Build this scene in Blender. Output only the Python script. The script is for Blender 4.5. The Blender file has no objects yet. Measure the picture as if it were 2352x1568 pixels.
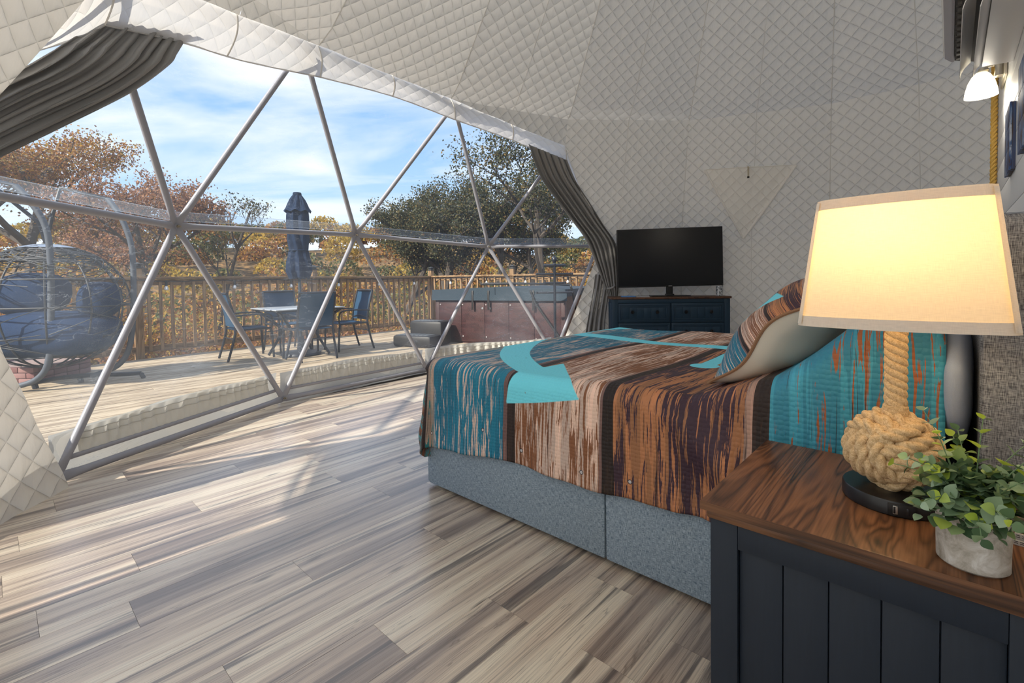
import bpy, bmesh, math, random
import numpy as np
from mathutils import Vector, Matrix
PI = math.pi
sin, cos, rad = math.sin, math.cos, math.radians
SC = bpy.context.scene
COL = SC.collection
RND = random.Random(7)

# ------------------------------------------------------------------ camera
cam_d = bpy.data.cameras.new('camera')
cam = bpy.data.objects.new('camera', cam_d)
COL.objects.link(cam)
_R = Vector((0.73706871, 0.67567208, -0.01403381))
_U = Vector((-0.00938998, 0.03100247, 0.9994752))
_F = Vector((-0.67575257, 0.73655012, -0.0291955))
m = Matrix((_R, _U, -_F)).transposed().to_4x4()
m.translation = (0, 0, 1.05)
cam.matrix_world = m
cam_d.sensor_width = 36
cam_d.lens = 36 * 1098.19 / 2352
cam_d.shift_y = (673.43 - 784) / 2352
cam_d.clip_start = 0.02
cam_d.clip_end = 2000
SC.camera = cam
SC.view_settings.view_transform = 'Standard'
SC.view_settings.look = 'None'
SC.view_settings.gamma = 1
SC.view_settings.use_curve_mapping = False
SC.view_settings.exposure = 0.55
SC.cycles.caustics_reflective = False
SC.cycles.caustics_refractive = False

# ------------------------------------------------------------------ node helpers
class NT:
    def __init__(s, tree): s.t = tree
    def n(s, typ, _p=None, **ins):
        nd = s.t.nodes.new('ShaderNode' + typ)
        for k, v in (_p or {}).items(): setattr(nd, k, v)
        for k, v in ins.items():
            k = k.replace('_', ' ')
            if k.startswith('i') and k[1:].isdigit(): sk = nd.inputs[int(k[1:])]
            else: sk = nd.inputs[k]
            if isinstance(v, bpy.types.NodeSocket): s.t.links.new(v, sk)
            else: sk.default_value = v
        return nd
    def math(s, op, a, b=0.0, c=0.0):
        return s.n('Math', {'operation': op}, i0=a, i1=b, i2=c).outputs[0]
    def noise(s, vec, scale=1.0, detail=3.0, rough=0.5, dist=0.0):
        return s.n('TexNoise', Vector=vec, Scale=scale, Detail=detail, Roughness=rough, Distortion=dist).outputs['Fac']
    def xyz(s, v):
        q = s.n('SeparateXYZ', Vector=v); return q.outputs[0], q.outputs[1], q.outputs[2]
    def comb(s, x=0.0, y=0.0, z=0.0):
        return s.n('CombineXYZ', X=x, Y=y, Z=z).outputs[0]
    def scale(s, v, sx, sy, sz):
        return s.n('VectorMath', {'operation': 'MULTIPLY'}, i0=v, i1=(sx, sy, sz)).outputs[0]
    def add(s, v, w):
        return s.n('VectorMath', {'operation': 'ADD'}, i0=v, i1=w).outputs[0]
    def ramp(s, fac, stops, interp='LINEAR'):
        r = s.n('ValToRGB', Fac=fac); cr = r.color_ramp; cr.interpolation = interp
        while len(cr.elements) < len(stops): cr.elements.new(0.5)
        for e, (p, c) in zip(cr.elements, stops):
            e.position = p
            e.color = (*c, 1) if not isinstance(c, (int, float)) else (c, c, c, 1)
        return r.outputs[0]
    def mix(s, f, a, b, mode='MIX'):
        nd = s.n('Mix', {'data_type': 'RGBA', 'blend_type': mode})
        for i, v in ((0, f), (6, a), (7, b)):
            if isinstance(v, bpy.types.NodeSocket): s.t.links.new(v, nd.inputs[i])
            elif i == 0: nd.inputs[i].default_value = v
            else: nd.inputs[i].default_value = (*v, 1)
        return nd.outputs[2]
    def step(s, v, lo, hi):
        return s.n('MapRange', {'clamp': True}, Value=v, From_Min=lo, From_Max=hi, To_Min=0.0, To_Max=1.0).outputs[0]
    def bump(s, h, strength=0.3, dist=0.01):
        return s.n('Bump', Height=h, Strength=strength, Distance=dist).outputs[0]
    def pos(s): return s.n('NewGeometry').outputs['Position']
    def obj(s): return s.n('TexCoord').outputs['Object']
    def uv(s): return s.n('TexCoord').outputs['UV']
    def rand(s): return s.n('ObjectInfo').outputs['Random']
    def island(s): return s.n('NewGeometry').outputs['Random Per Island']

def new_mat(name):
    mt = bpy.data.materials.new(name); mt.use_nodes = True
    t = mt.node_tree; t.nodes.clear()
    g = NT(t); out = t.nodes.new('ShaderNodeOutputMaterial')
    g.out = out
    return mt, g
def fin(g, sh): g.t.links.new(sh, g.out.inputs['Surface'])
def pbsdf(g, color, rough=0.5, metal=0.0, normal=None, spec=0.5, **kw):
    b = g.n('BsdfPrincipled', Roughness=rough, Metallic=metal)
    if isinstance(color, bpy.types.NodeSocket): g.t.links.new(color, b.inputs['Base Color'])
    else: b.inputs['Base Color'].default_value = (*color, 1)
    b.inputs['Specular IOR Level'].default_value = spec
    if normal is not None: g.t.links.new(normal, b.inputs['Normal'])
    for k, v in kw.items():
        sk = b.inputs[k.replace('_', ' ')]
        if isinstance(v, bpy.types.NodeSocket): g.t.links.new(v, sk)
        else: sk.default_value = v
    return b.outputs[0]
def simple(name, color, rough=0.5, metal=0.0, var=0.12, nscale=14.0, bump=0.0, spec=0.5):
    mt, g = new_mat(name)
    co = g.obj()
    n = g.noise(co, nscale, 4)
    dark = tuple(c * (1 - var) for c in color); lite = tuple(min(1, c * (1 + var)) for c in color)
    c = g.mix(n, dark, lite)
    nm = g.bump(g.noise(co, nscale * 8, 3), bump, 0.003) if bump else None
    fin(g, pbsdf(g, c, rough, metal, nm, spec)); return mt

# ------------------------------------------------------------------ world
w = bpy.data.worlds.new('world'); SC.world = w; w.use_nodes = True
wt = w.node_tree; wt.nodes.clear(); g = NT(wt)
dv = g.n('TexCoord').outputs['Generated']
nx, ny, nz = g.xyz(dv)
zz = g.math('MAXIMUM', nz, 0.0)
sky = g.ramp(zz, [(0.0, (0.62, 0.80, 0.98)), (0.12, (0.42, 0.66, 0.95)), (0.35, (0.20, 0.44, 0.86)), (1.0, (0.10, 0.28, 0.65))])
den = g.math('ADD', zz, 0.16)
pu = g.math('DIVIDE', nx, den); pv = g.math('DIVIDE', ny, den)
pv2 = g.n('VectorRotate', {'rotation_type': 'Z_AXIS'}, Vector=g.comb(pu, pv, 0.0), Angle=rad(-36)).outputs[0]
wisp = g.noise(g.scale(pv2, 0.55, 1.35, 1), 1.0, 7, 0.56, 0.9)
band = g.noise(g.add(g.scale(pv2, 0.30, 0.75, 1), (3.1, 1.7, 0)), 1.0, 3, 0.5, 0.5)
cl = g.math('ADD', g.math('MULTIPLY', wisp, 0.75), g.math('MULTIPLY', band, 0.55))
clf = g.step(cl, 0.50, 0.74)
low = g.step(zz, 0.45, 0.05)
clf = g.math('MAXIMUM', g.math('MULTIPLY', clf, 0.92), g.math('MULTIPLY', low, 0.16))
skyc = g.mix(clf, sky, (0.93, 0.95, 0.98))
gcol = g.mix(g.step(nz, -0.02, 0.0), (0.16, 0.13, 0.08), skyc)
bg = g.n('Background', Color=gcol, Strength=0.88)
wo = wt.nodes.new('ShaderNodeOutputWorld'); wt.links.new(bg.outputs[0], wo.inputs[0])

# ------------------------------------------------------------------ sun
sun_d = bpy.data.lights.new('sun', 'SUN'); sun_d.energy = 5.6; sun_d.angle = rad(1.2)
sun_d.color = (1.0, 0.91, 0.76)
sun = bpy.data.objects.new('sun', sun_d); COL.objects.link(sun)
SUN_EL = rad(36); SUN_AZ = Vector((-0.05, -1.0, 0)).normalized()
sd = SUN_AZ * cos(SUN_EL) + Vector((0, 0, sin(SUN_EL)))
sun.rotation_euler = sd.to_track_quat('Z', 'Y').to_euler()

# ------------------------------------------------------------------ mesh helpers
def root_of(p):
    mw = Matrix.Identity(4)
    while p is not None:
        mw = p.matrix_basis @ mw; p = p.parent
    return mw

class MB:
    """collects vertices/faces in world (or local) coordinates, links them as ONE mesh object"""
    def __init__(s): s.v = []; s.f = []; s.uv = {}; s.attr = {}
    def add(s, vs, fs):
        b = len(s.v); s.v.extend([tuple(x) for x in vs]); s.f.extend([tuple(b + i for i in f) for f in fs]); return b
    def box(s, lo, hi, M=None, bev=0.0):
        x0, y0, z0 = lo; x1, y1, z1 = hi
        if bev <= 0:
            vs = [(x0,y0,z0),(x1,y0,z0),(x1,y1,z0),(x0,y1,z0),(x0,y0,z1),(x1,y0,z1),(x1,y1,z1),(x0,y1,z1)]
            fs = [(0,3,2,1),(4,5,6,7),(0,1,5,4),(1,2,6,5),(2,3,7,6),(3,0,4,7)]
        else:
            bm = bmesh.new(); bmesh.ops.create_cube(bm, size=1)
            for v in bm.verts:
                v.co = Vector(((x0+x1)/2 + v.co.x*(x1-x0), (y0+y1)/2 + v.co.y*(y1-y0), (z0+z1)/2 + v.co.z*(z1-z0)))
            bmesh.ops.bevel(bm, geom=bm.edges[:], offset=bev, segments=2, profile=0.5, affect='EDGES')
            bm.verts.index_update()
            vs = [v.co.copy() for v in bm.verts]; fs = [[v.index for v in f.verts] for f in bm.faces]; bm.free()
        if M is not None: vs = [M @ Vector(v) for v in vs]
        s.add(vs, fs); return s
    def tube(s, pts, r, n=8, cap=True, closed=False, twist=None, lobes=0, depth=0.0):
        pts = [Vector(p) for p in pts]; N = len(pts)
        rr = r if callable(r) else (lambda t: r)
        rings = []; prev = None; L = 0.0
        for i, p in enumerate(pts):
            if closed: tg = pts[(i+1) % N] - pts[i-1]
            else: tg = pts[min(i+1, N-1)] - pts[max(i-1, 0)]
            if tg.length < 1e-9: tg = Vector((0,0,1))
            tg.normalize()
            if prev is None:
                a = Vector((0,0,1)) if abs(tg.z) < 0.9 else Vector((1,0,0))
                nx_ = tg.cross(a).normalized()
            else:
                nx_ = (prev - tg * prev.dot(tg))
                if nx_.length < 1e-6: nx_ = tg.orthogonal()
                nx_.normalize()
            prev = nx_; ny_ = tg.cross(nx_)
            if i: L += (pts[i] - pts[i-1]).length
            R0 = rr(i / max(1, N-1)); ring = []
            for k in range(n):
                a = 2*PI*k/n; q = R0
                if lobes:
                    w_ = 2*PI/lobes; f_ = ((a - (twist or 0) * L) % w_) - w_/2
                    q = R0 * (1 - depth + depth * (cos(f_) - cos(w_/2)) / (1 - cos(w_/2)))
                ring.append(p + nx_ * (cos(a) * q) + ny_ * (sin(a) * q))
            rings.append(ring)
        b = len(s.v)
        for ring in rings: s.v.extend([tuple(x) for x in ring])
        M_ = N if closed else N - 1
        for i in range(M_):
            j = (i+1) % N
            for k in range(n):
                l = (k+1) % n
                s.f.append((b+i*n+k, b+i*n+l, b+j*n+l, b+j*n+k))
        if cap and not closed:
            s.f.append(tuple(b+k for k in reversed(range(n))))
            s.f.append(tuple(b+(N-1)*n+k for k in range(n)))
        return s
    def lathe(s, prof, c=(0,0,0), n=24, M=None, cap=True, sq=None):
        """prof: (r, z) list; sq = superellipse exponent for squarish sections"""
        vs = []; fs = []
        for (r, z) in prof:
            for k in range(n):
                a = 2*PI*k/n; ca, sa = cos(a), sin(a)
                q = 1.0 if not sq else 1.0 / ((abs(ca)**sq + abs(sa)**sq) ** (1.0/sq))
                vs.append(Vector((c[0]+r*q*ca, c[1]+r*q*sa, c[2]+z)))
        for i in range(len(prof)-1):
            for k in range(n):
                l = (k+1) % n
                fs.append((i*n+k, i*n+l, (i+1)*n+l, (i+1)*n+k))
        if cap:
            if prof[0][0] > 1e-5: fs.append(tuple(reversed(range(n))))
            if prof[-1][0] > 1e-5: fs.append(tuple((len(prof)-1)*n+k for k in range(n)))
        if M is not None: vs = [M @ v for v in vs]
        s.add(vs, fs); return s
    def grid(s, fn, nu, nv, uvfn=None, flip=False, closeu=False):
        """fn(i/nu, j/nv) -> point"""
        b = len(s.v)
        for j in range(nv+1):
            for i in range(nu+1):
                u, v = i/nu, j/nv
                s.v.append(tuple(fn(u, v)))
                if uvfn: s.uv[len(s.v)-1] = uvfn(u, v)
        for j in range(nv):
            for i in range(nu):
                q = (b+j*(nu+1)+i, b+j*(nu+1)+i+1, b+(j+1)*(nu+1)+i+1, b+(j+1)*(nu+1)+i)
                s.f.append(q[::-1] if flip else q)
        return s
    def prism(s, poly, a, b_, M=None):
        """poly: list of 3d points; extruded by vector a->b_ (offset vector)"""
        n = len(poly); off = Vector(b_) - Vector(a)
        vs = [Vector(p) for p in poly] + [Vector(p) + off for p in poly]
        fs = [tuple(reversed(range(n))), tuple(range(n, 2*n))] + [(i, (i+1) % n, n+(i+1) % n, n+i) for i in range(n)]
        if M is not None: vs = [M @ v for v in vs]
        s.add(vs, fs); return s
    def mesh(s, name, mat, parent=None, smooth=True, thick=0.0):
        me = bpy.data.meshes.new(name)
        vs = s.v
        if parent is not None:
            mi = root_of(parent).inverted(); vs = [tuple(mi @ Vector(v)) for v in s.v]
        me.from_pydata(vs, [], s.f)
        if s.uv:
            ul = me.uv_layers.new(name='UVMap')
            li = np.empty(len(me.loops), dtype=np.int32); me.loops.foreach_get('vertex_index', li)
            tab = np.zeros((len(vs), 2), dtype=np.float32)
            for k, q in s.uv.items(): tab[k] = q
            ul.data.foreach_set('uv', tab[li].ravel())
        for an, vals in s.attr.items():
            at = me.attributes.new(an, 'FLOAT', 'POINT'); at.data.foreach_set('value', np.asarray(vals, dtype=np.float32))
        if smooth:
            me.polygons.foreach_set('use_smooth', np.ones(len(me.polygons), dtype=bool))
            try: me.set_sharp_from_angle(angle=rad(40))
            except Exception: pass
        me.materials.append(mat)
        me.update()
        return me
    def local(s, name, mat, parent, smooth=True):
        o = bpy.data.objects.new(name, s.mesh(name, mat, None, smooth)); COL.objects.link(o); o.parent = parent
        return o
    def build(s, name, mat, parent=None, smooth=True):
        me = s.mesh(name, mat, parent, smooth)
        o = bpy.data.objects.new(name, me); COL.objects.link(o)
        if parent is not None: o.parent = parent
        return o

def tag(o, label, cat, group=None, kind=None):
    o['label'] = label; o['category'] = cat
    if group: o['group'] = group
    if kind: o['kind'] = kind
    return o
def thing(name, label, cat, loc=(0,0,0), rotz=0.0, group=None):
    o = bpy.data.objects.new(name, None); COL.objects.link(o)
    o.location = loc; o.rotation_euler = (0, 0, rotz); o.empty_display_size = 0.1
    return tag(o, label, cat, group)
def struct(o): o['kind'] = 'structure'; return o
def sroot(name, loc=(0,0,0)):
    o = bpy.data.objects.new(name, None); COL.objects.link(o); o.location = loc; o.empty_display_size = 0.1
    o['kind'] = 'structure'; return o
def inst(name, me, parent, M):
    o = bpy.data.objects.new(name, me); COL.objects.link(o)
    o.parent = parent; o.matrix_basis = M; return o
def copy_tree(o, parent=None):
    c = o.copy(); COL.objects.link(c)
    if parent is not None: c.parent = parent
    for ch in [x for x in bpy.data.objects if x.parent == o]: copy_tree(ch, c)
    return c
def bez(ps, n=16):
    """Catmull-Rom through points"""
    ps = [Vector(p) for p in ps]; out = []
    for i in range(len(ps)-1):
        p0 = ps[max(i-1,0)]; p1 = ps[i]; p2 = ps[i+1]; p3 = ps[min(i+2,len(ps)-1)]
        for k in range(n):
            t = k/n
            out.append(0.5*((2*p1)+(p2-p0)*t+(2*p0-5*p1+4*p2-p3)*t*t+(3*p1-p0-3*p2+p3)*t**3))
    out.append(ps[-1]); return out
# ------------------------------------------------------------------ materials
def mat_floor():
    mt, g = new_mat('laminate_oak')
    x, y, z = g.xyz(g.pos()); r = g.rand()
    off = g.math('MULTIPLY', r, 61.0)
    r2 = g.math('FRACT', g.math('MULTIPLY', r, 17.3))
    yo = g.math('ADD', y, off)
    band = g.noise(g.comb(g.math('MULTIPLY', x, 13.0), g.math('MULTIPLY', yo, 0.55), off), 1.0, 3, 0.5, 0.5)
    n2 = g.noise(g.comb(g.math('MULTIPLY', x, 24.0), g.math('MULTIPLY', yo, 1.0), off), 1.0, 4, 0.6, 0.9)
    f = g.math('ADD', g.math('ADD', g.math('MULTIPLY', band, 0.85), g.math('MULTIPLY', n2, 0.25)), g.math('MULTIPLY', g.math('SUBTRACT', r2, 0.55), 0.16))
    c = g.ramp(f, [(0.36, (0.22, 0.170, 0.145)), (0.45, (0.38, 0.30, 0.25)), (0.52, (0.56, 0.45, 0.36)), (0.60, (0.74, 0.62, 0.49)), (0.72, (0.84, 0.74, 0.59))])
    st1 = g.noise(g.comb(g.math('MULTIPLY', x, 26.0), g.math('MULTIPLY', yo, 0.75), g.math('ADD', off, 7.0)), 1.0, 5, 0.62, 0.55)
    st2 = g.noise(g.comb(g.math('MULTIPLY', x, 9.0), g.math('MULTIPLY', yo, 0.5), g.math('ADD', off, 3.0)), 1.0, 2)
    sm_ = g.math('MULTIPLY', g.step(st1, 0.525, 0.615), g.step(st2, 0.43, 0.54))
    c = g.mix(g.math('MULTIPLY', sm_, 0.74), c, (0.062, 0.052, 0.058))
    lg = g.step(g.math('ABSOLUTE', g.math('SUBTRACT', n2, 0.46)), 0.012, 0.0)
    c = g.mix(g.math('MULTIPLY', lg, 0.45), c, (0.10, 0.075, 0.06))
    kv = g.comb(g.math('MULTIPLY', x, 9.0), g.math('ADD', g.math('MULTIPLY', y, 2.3), off), 0.0)
    k = g.n('TexVoronoi', Vector=kv, Scale=1.0, Randomness=1.0)
    kd = g.step(g.math('ADD', k.outputs['Distance'], g.math('MULTIPLY', g.math('SUBTRACT', n2, 0.5), 0.16)), 0.13, 0.03)
    ksel = g.step(g.xyz(k.outputs['Color'])[0], 0.42, 0.44)
    c = g.mix(g.math('MULTIPLY', g.math('MULTIPLY', kd, ksel), 0.85), c, (0.035, 0.025, 0.02))
    gr = g.noise(g.comb(g.math('MULTIPLY', x, 380.0), g.math('MULTIPLY', y, 3.0), off), 1.0, 2)
    c = g.mix(0.5, c, g.ramp(gr, [(0.30, (0.30, 0.28, 0.27)), (0.55, (1.0, 1.0, 1.0))]), 'MULTIPLY')
    c = g.mix(0.22, c, (1.35, 1.30, 1.25), 'SCREEN') if False else c
    nm = g.bump(gr, 0.16, 0.002)
    fin(g, pbsdf(g, c, g.math('ADD', g.math('MULTIPLY', gr, 0.12), 0.30), 0, nm, 0.75, Coat_Weight=0.9, Coat_Roughness=0.27)); return mt
def mat_liner(name='quilted_liner', cell=0.14, trans=0.13, col=(0.835, 0.815, 0.77), bstr=0.80):
    mt, g = new_mat(name)
    u, v, _ = g.xyz(g.uv())
    a = g.math('DIVIDE', g.math('ADD', u, v), cell); b = g.math('DIVIDE', g.math('SUBTRACT', u, v), cell)
    sa = g.math('ABSOLUTE', g.math('SINE', g.math('MULTIPLY', a, PI))); sb = g.math('ABSOLUTE', g.math('SINE', g.math('MULTIPLY', b, PI)))
    pil = g.math('POWER', g.math('MULTIPLY', sa, sb), 0.42)
    wr = g.noise(g.comb(g.math('MULTIPLY', u, 26.0), g.math('MULTIPLY', v, 8.0), 0.0), 1.0, 3)
    big = g.noise(g.comb(u, v, 0.0), 1.6, 2)
    h = g.math('ADD', g.math('ADD', pil, g.math('MULTIPLY', wr, 0.42)), g.math('MULTIPLY', big, 2.0))
    nm = g.bump(h, bstr, 0.020)
    st = g.step(g.math('MINIMUM', sa, sb), 0.10, 0.0)
    c = g.mix(g.math('MULTIPLY', st, 0.10), col, tuple(q * 0.62 for q in col))
    d = g.n('BsdfDiffuse', Color=c, Normal=nm); t = g.n('BsdfTranslucent', Color=c, Normal=nm)
    ms = g.n('MixShader', Fac=trans); g.t.links.new(d.outputs[0], ms.inputs[1]); g.t.links.new(t.outputs[0], ms.inputs[2])
    fin(g, ms.outputs[0]); return mt
def mat_film(name='vinyl_film', haze=0.125):
    mt, g = new_mat(name)
    p = g.pos()
    sc = g.noise(g.scale(p, 2.0, 1.2, 6.0), 2.2, 4, 0.65, 0.5)
    scr = g.step(g.math('ABSOLUTE', g.math('SUBTRACT', sc, 0.5)), 0.009, 0.0)
    big = g.noise(p, 1.4, 3)
    zf = g.step(g.xyz(p)[2], 1.6, 0.1)
    hz = g.math('MULTIPLY', g.math('MULTIPLY', g.step(big, 0.38, 0.72), zf), haze * 1.7)
    hz = g.math('ADD', g.math('ADD', hz, haze * 0.45), g.math('MULTIPLY', scr, g.math('MULTIPLY', g.step(big, 0.42, 0.58), 0.20)))
    tr = g.n('BsdfTransparent', Color=(0.93, 0.95, 0.97, 1))
    di = g.n('BsdfDiffuse', Color=(0.66, 0.74, 0.86, 1)); tl = g.n('BsdfTranslucent', Color=(0.70, 0.80, 0.94, 1))
    m1 = g.n('MixShader', Fac=0.6); g.t.links.new(di.outputs[0], m1.inputs[1]); g.t.links.new(tl.outputs[0], m1.inputs[2])
    m2 = g.n('MixShader', Fac=hz); g.t.links.new(tr.outputs[0], m2.inputs[1]); g.t.links.new(m1.outputs[0], m2.inputs[2])
    gl = g.n('BsdfGlossy', Roughness=0.06, Normal=g.bump(g.noise(p, 5.0, 3), 0.2, 0.02))
    fr = g.n('Fresnel', IOR=1.35).outputs[0]
    m3 = g.n('MixShader', Fac=g.math('MULTIPLY', fr, 0.35)); g.t.links.new(m2.outputs[0], m3.inputs[1]); g.t.links.new(gl.outputs[0], m3.inputs[2])
    fin(g, m3.outputs[0]); return mt
def mat_linen(name, c0, c1):
    mt, g = new_mat(name)
    x, y, z = g.xyz(g.pos()); s = g.math('ADD', x, y)
    a = g.noise(g.comb(g.math('MULTIPLY', s, 760.0), g.math('MULTIPLY', z, 60.0), 0.0), 1.0, 2)
    b = g.noise(g.comb(g.math('MULTIPLY', s, 56.0), g.math('MULTIPLY', z, 760.0), 3.0), 1.0, 2)
    f = g.math('ADD', g.math('MULTIPLY', a, 0.5), g.math('MULTIPLY', b, 0.5))
    c = g.ramp(f, [(0.40, c0), (0.5, tuple((p + q) / 2 for p, q in zip(c0, c1))), (0.60, c1)])
    fin(g, pbsdf(g, c, 0.9, 0, g.bump(f, 0.5, 0.003), 0.2)); return mt
def mat_wood(name, axis, c0, c1, c2, sc=1.0, rough=0.4, rings=True):
    """axis: 0/1/2 grain direction in world space"""
    mt, g = new_mat(name)
    q = list(g.xyz(g.pos())); L = q.pop(axis)
    r = g.math('MULTIPLY', g.rand(), 9.0)
    v = g.comb(g.math('MULTIPLY', q[0], 15.0*sc), g.math('MULTIPLY', q[1], 15.0*sc), g.math('ADD', g.math('MULTIPLY', L, 1.5*sc), r))
    n = g.noise(v, 1.0, 2, 0.5, 0.9)
    w_ = g.math('ABSOLUTE', g.math('SINE', g.math('MULTIPLY', n, 34.0 if rings else 14.0)))
    f = g.math('ADD', g.math('MULTIPLY', n, 0.68), g.math('MULTIPLY', w_, 0.24))
    fine = g.noise(g.comb(g.math('MULTIPLY', q[0], 330.0), g.math('MULTIPLY', q[1], 330.0), g.math('MULTIPLY', L, 9.0)), 1.0, 2)
    f = g.math('ADD', f, g.math('MULTIPLY', g.math('SUBTRACT', fine, 0.5), 0.28))
    c = g.ramp(f, [(0.25, c0), (0.47, c1), (0.70, c2)])
    fin(g, pbsdf(g, c, rough, 0, g.bump(fine, 0.18, 0.001), 0.45)); return mt
def mat_rope():
    mt, g = new_mat('jute_rope')
    co = g.obj(); n = g.noise(co, 240.0, 4, 0.65, 0.5); n2 = g.noise(co, 900.0, 2)
    f = g.math('ADD', g.math('MULTIPLY', n, 0.6), g.math('MULTIPLY', n2, 0.4))
    c = g.ramp(f, [(0.33, (0.42, 0.26, 0.115)), (0.5, (0.70, 0.50, 0.28)), (0.66, (0.88, 0.70, 0.45))])
    fin(g, pbsdf(g, c, 0.9, 0, g.bump(f, 0.5, 0.0015), 0.15)); return mt
def mat_quilt(name='weathered_plank_print', emb=True):
    mt, g = new_mat(name)
    u, v, _ = g.xyz(g.uv())
    LO, HI = -2.60, 0.20
    W_ = g.noise(g.comb(g.math('MULTIPLY', u, 2.0), g.math('MULTIPLY', v, 2.2), 0.0), 1.0, 2)
    ud = g.math('ADD', u, g.math('MULTIPLY', g.math('SUBTRACT', W_, 0.5), 0.022))
    t = g.math('DIVIDE', g.math('SUBTRACT', ud, LO), HI - LO)
    segs = [(-2.60, (0.25,0.10,0.055), (0.05,0.30,0.34)), (-1.985, (0.035,0.021,0.02), (0.05,0.03,0.03)), (-1.92, (0.50,0.36,0.28), (0.03,0.20,0.22)),
            (-1.875, (0.012,0.200,0.315), (0.72,0.54,0.45)), (-1.405, (0.24,0.13,0.115), (0.3,0.17,0.14)), (-1.385, (0.030,0.018,0.016), (0.06,0.03,0.02)),
            (-1.335, (0.84,0.60,0.48), (0.25,0.10,0.045)), (-0.925, (0.30,0.165,0.14), (0.34,0.2,0.16)), (-0.905, (0.028,0.017,0.015), (0.05,0.03,0.02)),
            (-0.862, (0.50,0.215,0.098), (0.050,0.025,0.042)), (-0.425, (0.42,0.27,0.22), (0.45,0.3,0.25)), (-0.402, (0.030,0.018,0.016), (0.06,0.03,0.02)),
            (-0.362, (0.050,0.315,0.47), (0.33,0.11,0.042))]
    st = lambda k: [((sg[0]-LO)/(HI-LO), sg[k]) for sg in segs]
    base = g.ramp(t, st(1), 'CONSTANT'); strk = g.ramp(t, st(2), 'CONSTANT')
    thr = g.ramp(t, [((-2.6-LO)/(HI-LO), 0.5), ((-1.985-LO)/(HI-LO), 0.56), ((-1.875-LO)/(HI-LO), 0.545), ((-1.40-LO)/(HI-LO), 0.60), ((-1.335-LO)/(HI-LO), 0.50), ((-0.925-LO)/(HI-LO), 0.6), ((-0.862-LO)/(HI-LO), 0.50), ((-0.425-LO)/(HI-LO), 0.6), ((-0.362-LO)/(HI-LO), 0.565)], 'CONSTANT')
    big = g.noise(g.comb(g.math('MULTIPLY', ud, 5.0), g.math('MULTIPLY', v, 1.6), 4.0), 1.0, 2)
    n = g.noise(g.comb(g.math('MULTIPLY', ud, 88.0), g.math('MULTIPLY', v, 4.6), 0.0), 1.0, 5, 0.66, 0.7)
    n = g.math('ADD', n, g.math('MULTIPLY', g.math('SUBTRACT', big, 0.5), 0.42))
    mk = g.step(g.math('SUBTRACT', n, thr), -0.006, 0.006)
    sh = g.noise(g.comb(g.math('MULTIPLY', ud, 34.0), g.math('MULTIPLY', v, 1.2), 8.0), 1.0, 3)
    base = g.mix(1.0, base, g.ramp(sh, [(0.36, (0.70, 0.74, 0.78)), (0.5, (1.0, 1.0, 1.0)), (0.62, (1.18, 1.14, 1.14))], 'CONSTANT'), 'MULTIPLY')
    c = g.mix(mk, base, strk)
    crk = g.noise(g.comb(g.math('MULTIPLY', ud, 130.0), g.math('MULTIPLY', v, 2.6), 2.0), 1.0, 3, 0.6, 0.6)
    c = g.mix(g.math('MULTIPLY', g.step(crk, 0.63, 0.65), 0.8), c, (0.04, 0.022, 0.02))
    an = g.n('Attribute', {'attribute_name': 'anchor'}).outputs['Fac']
    wear = g.noise(g.comb(g.math('MULTIPLY', u, 30.0), g.math('MULTIPLY', v, 18.0), 1.0), 1.0, 4, 0.7)
    am = g.math('MULTIPLY', g.step(an, 0.002, -0.002), g.step(wear, 0.70, 0.69))
    c = g.mix(am, c, (0.19, 0.80, 0.97))
    for (a, b) in ((-1.885, 0.07), (-1.30, 0.06), (-0.99, 0.055), (-0.80, 0.06), (-1.52, 0.12), (-0.98, 2.4), (-1.3, 2.5)):
        d = g.n('VectorMath', {'operation': 'DISTANCE'}, i0=g.comb(u, v, 0.0), i1=(a, b, 0.0)).outputs['Value']
        c = g.mix(g.step(d, 0.0092, 0.0084), c, (0.03, 0.02, 0.03)); c = g.mix(g.step(d, 0.0062, 0.0056), c, (0.55, 0.54, 0.55))
    k = g.n('TexVoronoi', {'feature': 'F1'}, Vector=g.comb(u, v, 0.0), Scale=72.0, Randomness=0.35).outputs['Distance']
    nm = g.bump(g.math('SUBTRACT', 1.0, k), 0.5 if emb else 0.15, 0.005)
    fin(g, pbsdf(g, c, 0.55, 0, nm, 0.35)); return mt
def mat_fabric(name, col, tl=0.0, rough=0.9, bsc=700.0, bstr=0.3, var=0.25):
    mt, g = new_mat(name)
    co = g.obj(); n = g.noise(g.scale(co, 1, 1, 0.35), bsc, 2); n2 = g.noise(co, 6.0, 3)
    c = g.mix(n, tuple(q*(1-var) for q in col), tuple(q*(1+var) for q in col))
    c = g.mix(g.math('MULTIPLY', n2, 0.25), c, tuple(q*0.7 for q in col))
    sh = pbsdf(g, c, rough, 0, g.bump(n, bstr, 0.002), 0.2)
    if tl:
        t = g.n('BsdfTranslucent', Color=(*col, 1)); ms = g.n('MixShader', Fac=tl)
        g.t.links.new(sh, ms.inputs[1]); g.t.links.new(t.outputs[0], ms.inputs[2]); sh = ms.outputs[0]
    fin(g, sh); return mt
def mat_leaf(name, stops, tl=0.35, per='island', rough=0.5):
    mt, g = new_mat(name)
    r = g.island() if per == 'island' else g.rand()
    c = g.ramp(r, stops)
    d = pbsdf(g, c, rough, 0, None, 0.3); t = g.n('BsdfTranslucent', Color=c)
    ms = g.n('MixShader', Fac=tl); g.t.links.new(d, ms.inputs[1]); g.t.links.new(t.outputs[0], ms.inputs[2])
    fin(g, ms.outputs[0]); return mt
def mat_emit(name, col, st):
    mt, g = new_mat(name); fin(g, g.n('Emission', Color=(*col, 1), Strength=st).outputs[0]); return mt
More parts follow.
